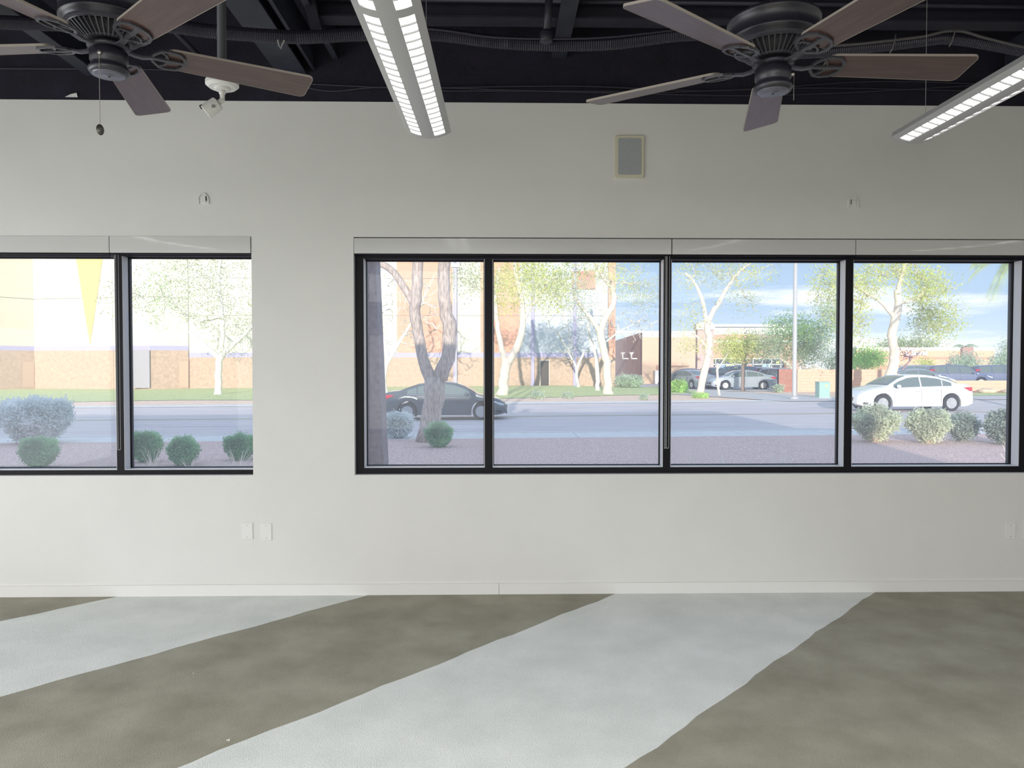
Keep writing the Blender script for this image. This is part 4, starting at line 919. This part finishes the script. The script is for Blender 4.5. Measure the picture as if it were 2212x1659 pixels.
# ------------------------------------------------------------------ plants
def leaves(C_, size, n_per, spread, name, m, parent, origin, squash=1.0, long=1.5, droop=0.0):
    C_ = np.array(C_); pts = np.repeat(C_, n_per, axis=0)+rng.normal(0, spread, (len(C_)*n_per, 3))*np.array([1, 1, squash]); pts[:, 2] -= np.abs(rng.normal(0, 1, len(pts)))*droop
    n = len(pts); a = rng.normal(0, 1, (n, 3)); a /= np.linalg.norm(a, axis=1)[:, None]; b = rng.normal(0, 1, (n, 3)); b -= (b*a).sum(1)[:, None]*a; b /= np.linalg.norm(b, axis=1)[:, None]
    s = size*rng.uniform(.6, 1.25, n)[:, None]; a = a*s*long/2; b = b*s/2
    V = np.stack([pts-a, pts-b*.9, pts+a, pts+b*.9], 1).reshape(-1, 3)-np.array(origin)
    me = bpy.data.meshes.new(name); me.vertices.add(4*n); me.vertices.foreach_set('co', V.ravel().astype(np.float32)); me.loops.add(4*n); me.loops.foreach_set('vertex_index', np.arange(4*n, dtype=np.int32))
    me.polygons.add(n); me.polygons.foreach_set('loop_start', np.arange(0, 4*n, 4, dtype=np.int32)); me.polygons.foreach_set('loop_total', np.full(n, 4, dtype=np.int32)); me.update(calc_edges=True); me.materials.append(m)
    o = bpy.data.objects.new(name, me); COL.objects.link(o); o.parent = parent; o['kind'] = 'stuff'; return o
def resample(P, rad, step):
    Q, W_ = [], []
    for i in range(len(P)-1):
        p0, p1, p2, p3 = P[max(i-1, 0)], P[i], P[i+1], P[min(i+2, len(P)-1)]; n = max(1, int(np.linalg.norm(p2-p1)/step))
        for k in range(n):
            t = k/n; Q.append(.5*((2*p1)+(-p0+p2)*t+(2*p0-5*p1+4*p2-p3)*t*t+(-p0+3*p1-3*p2+p3)*t**3)); W_.append(rad[i]+(rad[i+1]-rad[i])*t)
    Q.append(P[-1]); W_.append(rad[-1]); return Q, W_
def tree(label, Y, limbs, crowns, bark, leaf=None, n_per=24, lsize=.085, spread=.22, group=None, name='tree', tip=.009, step=.32, dep=.8, droop=0.0, name_leaf='foliage', flare=True, zbase=None, attn=1.0):
    """limbs: pixel polylines [(px,py,radius px[,depth offset m])]; crowns: pixel ellipses (cx,cy,rx,ry,count[,leaf material])"""
    px0 = limbs[0][0]; bx, bz = base_at(px0[0], Y)
    O = (bx, Y, bz if zbase is None else zbase); r = tag(empty(name, O), label, 'tree', group); s = pxm(Y)
    nodes = []; par = []; nr = []; trunkmesh = []
    for li, lb in enumerate(limbs):
        P = [PY(q[0], q[1], Y)+np.array([0, q[3] if len(q) > 3 else 0, 0]) for q in lb]; rad = [q[2]*s for q in lb]
        if li == 0: P[0][2] = O[2]-.05; 
        Q, W_ = resample(P, rad, .2)
        if li == 0 and flare:
            for i in range(min(3, len(W_))): W_[i] *= (1.45, 1.2, 1.06)[i]
        mbt = MB(); nn = 12 if W_[0] > .05 else 7
        Qj = [np.array(q)+(rng.normal(0, 1, 3)*W_[i]*.10 if i else 0) for i, q in enumerate(Qj0)] if (Qj0 := Q) else Q
        mbt.tube(Qj, W_, nn); trunkmesh.append((mbt, li))
        for i, q in enumerate(Q):
            if li == 0 and i < len(Q)*.45: continue
            nodes.append(np.array(q)); par.append(-1); nr.append(W_[i])
    for mbt, li in trunkmesh: mbt.build('trunk' if li == 0 else 'limb', bark, r, smooth=True, origin=O)
    chains = []; tipsd = {}
    for cw in crowns:
        cx, cy, rx, ry, cnt = cw[:5]; m = cw[5] if len(cw) > 5 else leaf; c = PY(cx, cy, Y); cnt = int(cnt*attn)
        A = rng.normal(0, 1, (cnt, 3)); A /= np.linalg.norm(A, axis=1)[:, None]; A *= (rng.uniform(0, 1, cnt)**.42)[:, None]
        A = c+A*np.array([rx*s, min(rx, ry)*s*dep, ry*s]); Nn = np.array(nodes)
        A = A[np.argsort([np.min(((Nn-a)**2).sum(1)) for a in A])]; tips = []
        for a in A:
            Nn = np.array(nodes); d = np.sqrt(((Nn-a)**2).sum(1)); i = int(np.argmin(d+.25*np.maximum(0, Nn[:, 2]-a[2]+.1))); L_ = d[i]; k = max(1, int(L_/step)); prev = i; ch = [Nn[i]]
            for j in range(1, k+1):
                t = j/k; p = Nn[i]*(1-t)+a*t+np.array([0, 0, .10*L_*math.sin(math.pi*t)])+(rng.normal(0, .05*min(1, L_), 3) if j < k else 0)
                nodes.append(p); par.append(prev); nr.append(tip); prev = len(nodes)-1; ch.append(p)
            chains.append((i, prev, ch)); tips.append(a)
            if k > 2: tips.append(ch[-2])
        tipsd.setdefault(m.name if m else None, []).extend(tips)
    cnt_ = np.ones(len(nodes)); 
    for i in range(len(nodes)-1, -1, -1):
        if par[i] >= 0: cnt_[par[i]] += cnt_[i]
    bm_ = MB()
    idx = 0
    for (i0, last, ch) in chains:
        ids = []; j = last
        while j != i0 and j >= 0: ids.append(j); j = par[j]
        ids = ids[::-1]; rad = [tip*cnt_[q]**.5 for q in ids]; rad = [min(rad[0]*1.1, max(nr[i0], tip)*1.2)]+rad
        bm_.tube(ch, rad, 5 if rad[0] > .03 else 3, caps=False)
    if chains: bm_.build('branches', bark, r, smooth=True, origin=O, kind='stuff')
    for mn, tp_ in tipsd.items():
        if mn and n_per: leaves(tp_, lsize, n_per, spread, name_leaf, MATS[mn], r, O, droop=droop)
    return r
B_dark = mat('rough_grey_bark', (.52, .44, .39), .95, var=.35, scale=9, bump=1.0, bscale=22, stretch=(2.5, 2.5, .6)); B_pale = mat('pale_bark', (.76, .68, .59), .9, var=.14, scale=8, bump=.6, bscale=20, stretch=(2, 2, .6)); B_white = mat('whitish_bark', (.84, .80, .74), .9, var=.12, scale=8, bump=.5, bscale=20)
B_brown = mat('brown_bark', (.30, .23, .20), .9, var=.2, scale=8)
L_yg = leafmat('yellow_green_leaf', (0.796, 0.85, 0.31)); L_gr = leafmat('fresh_green_leaf', (0.499, 0.715, 0.31)); L_ol = leafmat('olive_leaf', (0.58, 0.661, 0.391)); L_sg = leafmat('sage_leaf', (0.634, 0.742, 0.58)); L_dg = leafmat('dim_green_leaf', (0.418, 0.526, 0.364)); L_br = leafmat('bright_green_leaf', (0.607, 0.877, 0.31))
# near forked trunk
tree('large forked grey trunk just outside, its lower part in shade', 19.3,
 [[(930, 950, 24), (930, 925, 20), (934, 880, 21), (941, 840, 23), (944, 812, 21)],
  [(936, 830, 15), (915, 780, 12), (906, 735, 11.5), (898, 665, 12), (904, 560, 11.5), (912, 430, 10), (905, 300, 8)],
  [(950, 818, 17), (966, 775, 15), (971, 730, 15), (968, 695, 15), (961, 640, 13), (961, 560, 13), (966, 430, 12), (985, 300, 9)],
  [(899, 668, 8), (880, 635, 8), (852, 590, 7.5), (815, 566, 7), (770, 545, 6.5), (720, 520, 5)]],
 [(930, 260, 260, 110, 120, L_ol)], B_dark, n_per=10, lsize=.05, dep=.7)
o = [c for c in bpy.data.objects if c.name == 'tree'][0]
p = PY(947, 787, 19.3-.30); q = MB().lathe([(0, .0), (.035, .005), (.045, -.01), (.0, -.02)], 12, axis=(0, -1, .2)); q.v = [(x+p[0], y+p[1], z+p[2]) for x, y, z in q.v]; q.build('knot', mat('knot_wood', (.42, .38, .35), .9), o, origin=tuple(o.location))
# left pane tree
tree('white-barked tree with sparse green leaves in the left window', 50, [[(471, 837, 7.5), (472, 800, 7), (476, 770, 7)], [(474, 775, 5), (455, 757, 5), (432, 737, 4), (408, 715, 3)], [(476, 775, 5), (481, 720, 5), (478, 660, 4), (472, 600, 3), (480, 540, 3)], [(478, 770, 5), (500, 748, 5), (528, 722, 4), (560, 690, 3)]],
 [(450, 620, 100, 95, 210, L_ol), (330, 640, 75, 75, 80, L_gr), (250, 640, 45, 50, 26, L_ol), (520, 700, 60, 90, 60, L_ol), (430, 560, 120, 40, 60, L_ol)], B_white, n_per=12, lsize=.085, spread=.26)
# bare trees behind the dark car
tree('bare white-barked tree behind the charcoal sedan', 48, [[(832, 858, 5), (830, 815, 5), (836, 770, 5), (826, 720, 4)], [(834, 790, 4), (856, 750, 4), (878, 715, 3), (900, 680, 2.5)], [(828, 740, 4), (812, 690, 3), (806, 640, 2)]], [(880, 660, 95, 100, 230), (820, 620, 50, 70, 90)], B_white, n_per=0, tip=.015, attn=1)
# yellow-green trees
tree('forked tree with yellow-green crown right of the first window bar', 46, [[(1084, 843, 12), (1089, 815, 10.5), (1095, 780, 11)], [(1092, 785, 7), (1082, 745, 6), (1074, 700, 5), (1070, 640, 4), (1078, 580, 3)], [(1098, 785, 8), (1118, 745, 8), (1129, 705, 7), (1127, 650, 6), (1117, 600, 5), (1108, 550, 4)], [(1126, 700, 3), (1150, 660, 3), (1178, 625, 2)]],
 [(1130, 600, 90, 45, 130, L_yg), (1090, 625, 55, 60, 75, L_yg), (1190, 625, 70, 55, 105, L_yg), (1225, 600, 60, 45, 60, L_ol), (1010, 600, 45, 45, 46, L_ol)], B_pale, n_per=20, lsize=.09, spread=.30)
tree('bare slender tree casting thin shadows before the pale blue wall', 58, [[(1250, 837, 3), (1246, 800, 3), (1262, 760, 2.5)], [(1248, 800, 2), (1228, 760, 2), (1206, 720, 1.5)]], [(1235, 720, 60, 70, 90)], B_white, n_per=0, tip=.014)
tree('sturdy pale tree with a bend near the corner of the large building', 47, [[(1313, 841, 10), (1311, 790, 8.5), (1302, 750, 8), (1296, 712, 8.5)], [(1294, 715, 5), (1278, 690, 5), (1256, 662, 4), (1238, 635, 3)], [(1298, 712, 7), (1312, 680, 7), (1326, 652, 6), (1322, 622, 5.5), (1302, 595, 5), (1286, 565, 4), (1280, 530, 4)]],
 [(1285, 590, 80, 45, 80, L_yg), (1390, 625, 60, 45, 60, L_ol), (1250, 650, 45, 50, 45, L_sg), (1340, 590, 60, 45, 50, L_yg)], B_pale, n_per=15, lsize=.08, spread=.28)
tree('bare twiggy tree leaning right behind the sturdy pale tree', 52, [[(1291, 838, 4.5), (1290, 790, 4.5), (1286, 755, 4)], [(1288, 770, 4), (1276, 735, 3), (1270, 700, 2)], [(1310, 738, 2.2), (1338, 716, 1.6), (1372, 698, 1.1), (1398, 680, .7)]], [(1375, 700, 62, 45, 150), (1275, 690, 40, 60, 70)], B_white, n_per=0, tip=.014)
tree('tall leaning tree with loose yellowish leaves left of the car park', 43, [[(1512, 863, 9), (1515, 835, 7.5), (1522, 800, 8), (1530, 765, 8), (1531, 735, 7.5), (1528, 700, 7)], [(1529, 705, 5), (1522, 670, 4.5), (1514, 640, 4), (1500, 610, 3), (1480, 590, 2)], [(1529, 700, 6), (1540, 675, 5.5), (1556, 648, 5), (1572, 620, 4), (1596, 588, 3), (1620, 570, 2)], [(1530, 760, 3), (1518, 740, 2.5), (1500, 722, 2)]],
 [(1610, 590, 70, 38, 75, L_yg), (1540, 590, 60, 45, 60, L_ol), (1485, 590, 35, 40, 36, L_yg), (1600, 650, 50, 40, 32, L_ol), (1490, 690, 45, 40, 36, L_yg), (1500, 745, 40, 30, 36, L_yg)], B_pale, n_per=12, lsize=.075, spread=.24)
tree('small thin tree left of the silver-blue sedan', 45, [[(1555, 862, 3), (1551, 835, 2.6), (1549, 800, 2.6), (1550, 785, 2)], [(1549, 800, 1.6), (1562, 780, 1.4), (1572, 765, 1)]], [(1555, 755, 26, 22, 30, L_yg)], B_pale, n_per=14, lsize=.07, spread=.2, flare=False)
tree('dark-trunked tree with yellow-green crown before the silver-blue sedan', 52, [[(1605, 846, 4.5), (1605, 815, 4), (1606, 788, 4), (1608, 770, 3.5)], [(1606, 792, 2.6), (1618, 782, 2.4), (1628, 768, 2)], [(1607, 775, 2), (1590, 760, 2), (1575, 745, 1.5)]], [(1590, 745, 48, 30, 100, L_yg), (1635, 745, 40, 28, 70, L_ol), (1600, 765, 40, 18, 50, L_yg)], B_brown, n_per=24, lsize=.09, spread=.26, flare=False)
tree('wide green tree with crooked low branches behind the street lamp', 53, [[(1812, 842, 5), (1800, 822, 5), (1786, 806, 5), (1764, 797, 5), (1742, 800, 4.5)], [(1786, 806, 4), (1760, 812, 4), (1738, 800, 4), (1730, 780, 4), (1720, 760, 3)], [(1715, 800, 4), (1700, 785, 3.5), (1680, 770, 3), (1660, 760, 2)]],
 [(1710, 720, 62, 42, 170, L_gr), (1660, 750, 38, 28, 70, L_sg), (1755, 745, 50, 42, 120, L_sg), (1790, 700, 35, 40, 50, L_gr), (1720, 765, 50, 22, 70, L_ol)], B_pale, n_per=26, lsize=.09, spread=.30, flare=False)
tree('tall tree with weeping yellow crown behind the white sedan', 44, [[(1916, 850, 12), (1921, 815, 11), (1932, 780, 10.5), (1931, 750, 9.5), (1926, 725, 9), (1933, 695, 9), (1940, 665, 8), (1938, 625, 6.5)], [(1938, 640, 5), (1946, 600, 5), (1955, 570, 4), (1958, 530, 3)], [(1934, 690, 5), (1918, 668, 4.5), (1900, 650, 3.5), (1870, 632, 3), (1840, 615, 2)], [(1942, 655, 3.5), (1965, 650, 3), (1985, 642, 2.5), (1995, 622, 2)]],
 [(1935, 580, 70, 32, 80, L_yg), (2010, 620, 58, 45, 130, L_yg), (2030, 690, 45, 50, 100, L_yg), (1860, 610, 55, 50, 90, L_yg), (1840, 690, 40, 60, 80, L_yg), (1795, 600, 45, 50, 70, L_yg), (1985, 690, 30, 50, 34, L_ol), (1790, 660, 30, 50, 44, L_ol)], B_pale, n_per=19, lsize=.085, spread=.30, droop=.12)
tree('round bright green tree over the block wall, left in the right pane', 56, [[(1872, 845, 3), (1872, 815, 3), (1870, 795, 3)], [(1871, 805, 2), (1855, 790, 2)]], [(1874, 775, 44, 22, 150, L_br)], B_pale, n_per=26, lsize=.10, spread=.28, flare=False)
tree('bare purplish shrub-like tree beside the yellow tree trunk', 60, [[(1938, 835, 2), (1942, 812, 2), (1952, 795, 2), (1965, 780, 1.5)]], [(1968, 760, 34, 16, 70), (1945, 765, 22, 20, 40)], mat('purple_twig', (.38, .25, .26), .9), n_per=0, tip=.014, flare=False)
tree('young vase-shaped tree left of the navy crossover', 72, [[(1995, 825, 1.5), (1996, 808, 1.5)], [(1996, 808, 1), (1988, 790, 1), (1982, 778, .8)], [(1996, 808, 1), (2006, 790, 1), (2012, 780, .8)]], [(1996, 786, 24, 14, 60, L_yg)], B_pale, n_per=14, lsize=.10, spread=.25, flare=False)
tree('grey-green tree between the stop sign and the brown pier', 66, [[(2084, 828, 2), (2080, 808, 2), (2072, 795, 1.5)], [(2082, 812, 1.4), (2094, 800, 1.2)]], [(2084, 785, 40, 20, 120, L_sg)], B_pale, n_per=22, lsize=.11, spread=.3, flare=False)
tree('hazy green tree at the far right end of the terracotta store', 85, [[(2160, 830, 3), (2162, 800, 3)]], [(2166, 785, 26, 26, 110, L_sg), (2180, 755, 16, 22, 40, L_sg)], B_pale, n_per=20, lsize=.14, spread=.4, flare=False)
tree('grey leafless-looking tree behind the block wall right of the green tree', 70, [[(1802, 840, 3), (1802, 810, 3)]], [(1800, 780, 30, 22, 100, L_dg)], B_brown, n_per=20, lsize=.10, spread=.3, flare=False)
tree('low grey-green tree behind the wall beside the yellow tree trunk', 75, [[(1945, 830, 2), (1945, 815, 2)]], [(1948, 800, 16, 12, 40, L_sg)], B_pale, n_per=18, lsize=.10, spread=.25, flare=False)
tree('row of grey-green treetops above the terracotta store roof', 112, [[(1950, 800, 3), (1950, 770, 3)]], [(1930, 744, 40, 10, 60, L_ol), (1990, 742, 45, 10, 70, L_ol)], B_brown, n_per=18, lsize=.2, spread=.5, flare=False)
# palms
def palm(px, py, Y, n, ln, label, m, lw=.05, nl=26, zb=None):
    c = PY(px, py, Y); bx, bz = base_at(px, Y); O = (c[0], Y, bz); r = tag(empty('palm_tree', O), label, 'palm'); MB().tube([(0, 0, 0), (0, 0, c[2]-bz)], .16, 10).build('trunk', B_brown, r, smooth=True)
    for k in range(n):
        a = 2*math.pi*k/n+rng.uniform(-.2, .2); el = rng.uniform(-.6, .9); q = MB(); P = []
        for i in range(8):
            t = i/7; rr_ = ln*t*math.cos(el*(1-t*.4)); P.append(np.array([rr_*math.cos(a), rr_*math.sin(a), c[2]-bz+ln*(t*math.sin(el)-t*t*.75)]))
        q.tube(P, [.02*(1-.7*i/7) for i in range(8)], 4)
        for i in range(nl):
            t = .25+.75*i/nl; f_ = t*7; j = min(6, int(f_)); p = P[j]*(1-(f_-j))+P[j+1]*(f_-j); d = P[j+1]-P[j]; d /= np.linalg.norm(d); sdv = np.cross(d, (0, 0, 1)); sdv /= np.linalg.norm(sdv)
            for s in (-1, 1):
                tipp = p+(sdv*s*.55+d*.5+np.array([0, 0, -.55]))*ln*.42*(1-.4*t); w_ = d*lw*.5
                q.add([p-w_, p+w_, tipp], [(0, 1, 2)])
        q.build('frond', m, r)
palm(2199, 540, 34, 20, 2.0, 'drooping yellow-green palm fronds in the top right corner of the right pane', leafmat('palm_leaf', (0.715, 0.823, 0.391)))
palm(2082, 748, 118, 10, 2.4, 'small distant palm above the terracotta store', leafmat('far_palm_leaf', (0.553, 0.661, 0.499)), lw=.3, nl=12)
# shrubs
def shrub(px, pyb, wp, hp, label, leafm, twigm, style='round', n=5200, ls=.028, group='clipped shrubs in the gravel bed', Yf=None):
    g = GP(px, pyb) if Yf is None else None
    if g is None: x_, z_ = base_at(px, Yf); g = np.array([x_, Yf, z_])
    s = g[1]/FPX; a = wp*s/2; h = hp*s; O = tuple(g); r = tag(empty('shrub', O), label, 'shrub', group)
    u = rng.normal(0, 1, (n, 3)); u /= np.linalg.norm(u, axis=1)[:, None]; u = np.sign(u)*np.abs(u)**(.8 if 'box' in label else .93); rad = 1-np.abs(rng.normal(0, .14, n)); u *= rad[:, None]
    z = (u[:, 2]*.5+.54); taper = np.clip(.62+.55*z, .5, 1.0) if style != 'dry' else np.clip(.60+.55*z, .55, 1.0)
    lump = 1+.07*np.sin(u[:, 0]*7+px)*np.sin(u[:, 1]*6)+.05*np.sin(u[:, 2]*9+px)
    pts = np.stack([u[:, 0]*a*taper*lump, u[:, 1]*a*.85*taper*lump, z*h*lump], 1)
    pts = pts[pts[:, 2] > .03]
    if style == 'dry': keep = (pts[:, 2] > h*.42) | (rng.uniform(0, 1, len(pts)) < .28); pts = pts[keep]
    leaves(pts, ls, 2, ls*1.1, 'foliage', leafm, r, (0, 0, 0), long=1.5)
    q = MB(); nt = 170 if style == 'dry' else 70
    for i in range(nt):
        b = u[i*7 % n]; zz = abs(b[2])*.45+.5; tp_ = .62+.38*min(1, zz); e_ = np.array([b[0]*a*tp_*.97, b[1]*a*.82*tp_, zz*h*(.95 if style == 'dry' else .8)]); md = e_*.5+np.array([0, 0, -.04*h])+rng.normal(0, .02, 3)
        q.tube([(e_[0]*.12, e_[1]*.12, -.01), md, e_], [.007, .005, .0025], 3, caps=False)
        if style == 'dry':
            for _ in range(3):
                t = rng.uniform(.35, .8); p0 = md*(1-t)+e_*t; q.tube([p0, p0+(e_-md)*.5+rng.normal(0, .05, 3)], [.004, .002], 3, caps=False)
    q.build('twigs', twigm, r, kind='stuff'); return r
L_blue = leafmat('blue_grey_leaf', (0.86, 0.96, 0.94), .2); L_gn = leafmat('mid_green_leaf', (0.46, 0.72, 0.44), .4); L_gg = leafmat('grey_green_leaf', (0.796, 0.85, 0.661), .3); M_tw = mat('tan_twigs', (.78, .66, .52), .9); M_tw2 = mat('grey_twigs', (.34, .27, .28), .9); L_gd = leafmat('shaded_grey_green_leaf', (0.526, 0.607, 0.526), .35)  # dim copy of the grey-green leaf carries shade in its colour
shrub(78, 957, 142, 92, 'largest rounded blue-grey shrub, at the far left of the gravel', L_blue, M_tw2, n=13000, ls=.052)
shrub(84, 1011, 76, 62, 'small green shrub in front of the largest blue-grey shrub', L_gn, M_tw2, n=6500, ls=.027)
shrub(316, 999, 64, 62, 'small green shrub beside the black mullion in the left window', L_gn, M_tw2, n=6000, ls=.027)
shrub(396, 1006, 62, 56, 'small green shrub in the middle of the narrow left pane', L_gn, M_tw2, n=6000, ls=.027)
shrub(519, 994, 66, 53, 'small green shrub at the right edge of the left window', L_gn, M_tw2, n=6000, ls=.027)
shrub(858, 946, 68, 52, 'blue-grey shrub left of the forked tree trunk', L_blue, M_tw2, n=6000, ls=.042)
shrub(948, 966, 57, 48, 'box-like clipped green shrub at the foot of the forked tree', L_gn, M_tw2, n=6500, ls=.027)
shrub(1890, 955, 98, 72, 'sunlit grey-green shrub with tan stems below the front of the white sedan', L_gg, M_tw, 'dry', n=7000, ls=.042)
shrub(2006, 957, 88, 68, 'grey-green shrub with tan stems, second from the left of the four at the right', L_gg, M_tw, 'dry', n=6500, ls=.042)
shrub(2080, 954, 60, 54, 'dull grey shrub in shade, smallest of the four at the right', L_gd, M_tw2, 'dry', n=4500, ls=.042)
shrub(2168, 961, 74, 66, 'dull grey-green shrub cut off by the right window frame', L_gd, M_tw2, 'dry', n=5500, ls=.042)
G_f = 'bushes across the road'
shrub(1360, 832, 58, 26, 'spiky grey-green bush at the foot of the brown ribbed wall', L_sg, M_tw2, n=2600, ls=.10, Yf=60, group=G_f); shrub(1466, 836, 34, 24, 'round yellow-green bush at the left edge of the car park', L_br, M_tw2, n=1500, ls=.09, Yf=50, group=G_f)
shrub(1162, 862, 26, 13, 'small pale tuft left of two on the dirt verge', L_sg, M_tw, n=400, ls=.07, group=G_f, Yf=42); shrub(1226, 862, 20, 10, 'small green tuft right of two on the dirt verge', L_sg, M_tw, n=300, ls=.07, group=G_f, Yf=42); shrub(1391, 868, 14, 11, 'tiny bush on the dirt verge left of the long bead chains', L_sg, M_tw, n=250, ls=.06, group=G_f, Yf=40)
shrub(1682, 845, 20, 14, 'low grey-green tuft at the foot of the rust-brown wall panel', L_sg, M_tw, n=400, ls=.08, group=G_f, Yf=49); shrub(1512, 866, 36, 9, 'yellow-green weeds around the foot of the tall leaning tree', L_br, M_tw, n=500, ls=.06, group=G_f, Yf=42)
# dry weeds close to the glass
M_straw = mat('pale_straw', (.90, .85, .76), .9)
def weed(px, pyb, n, h, sp, label):
    g = GP(px, pyb); r = MB()
    for i in range(n):
        a = rng.uniform(0, 6.28); l = rng.uniform(.3, 1)*sp; t = np.array([math.cos(a)*l, math.sin(a)*l*.5, h*rng.uniform(.5, 1)]); r.tube([(rng.normal(0, .05), rng.normal(0, .04), -.01), t*.5+np.array([0, 0, h*.14]), t], [.006, .005, .0025], 3, caps=False)
    o = r.build('dry_weed', M_straw); o.location = tuple(g); o['kind'] = 'stuff'; tag(o, label, 'weed', 'dry weeds near the glass')
for a_ in ((330, 1030, 26, .55, .22, 'pale dry weeds in front of the green shrub by the black mullion'), (215, 1040, 18, .6, .35, 'pale dry weeds left of the black mullion in the left window'), (35, 1040, 14, .4, .3, 'thin dry weeds at the far left bottom corner'), (412, 1040, 14, .45, .2, 'thin dry weeds in the middle of the narrow left pane'), (515, 1035, 20, .6, .45, 'leaning dry weeds at the right end of the left window'), (1490, 1040, 22, .6, .35, 'pale dry weeds right of the long bead chains'), (1570, 1040, 24, .45, .5, 'spread of dry weeds below the leaning tree'), (1690, 1040, 20, .6, .35, 'tall dry weeds below the street lamp'), (935, 1035, 12, .5, .25, 'few dry stalks below the clipped shrub'), (2185, 1030, 14, .6, .25, 'dry stalks before the shrub at the right frame')): weed(*a_)
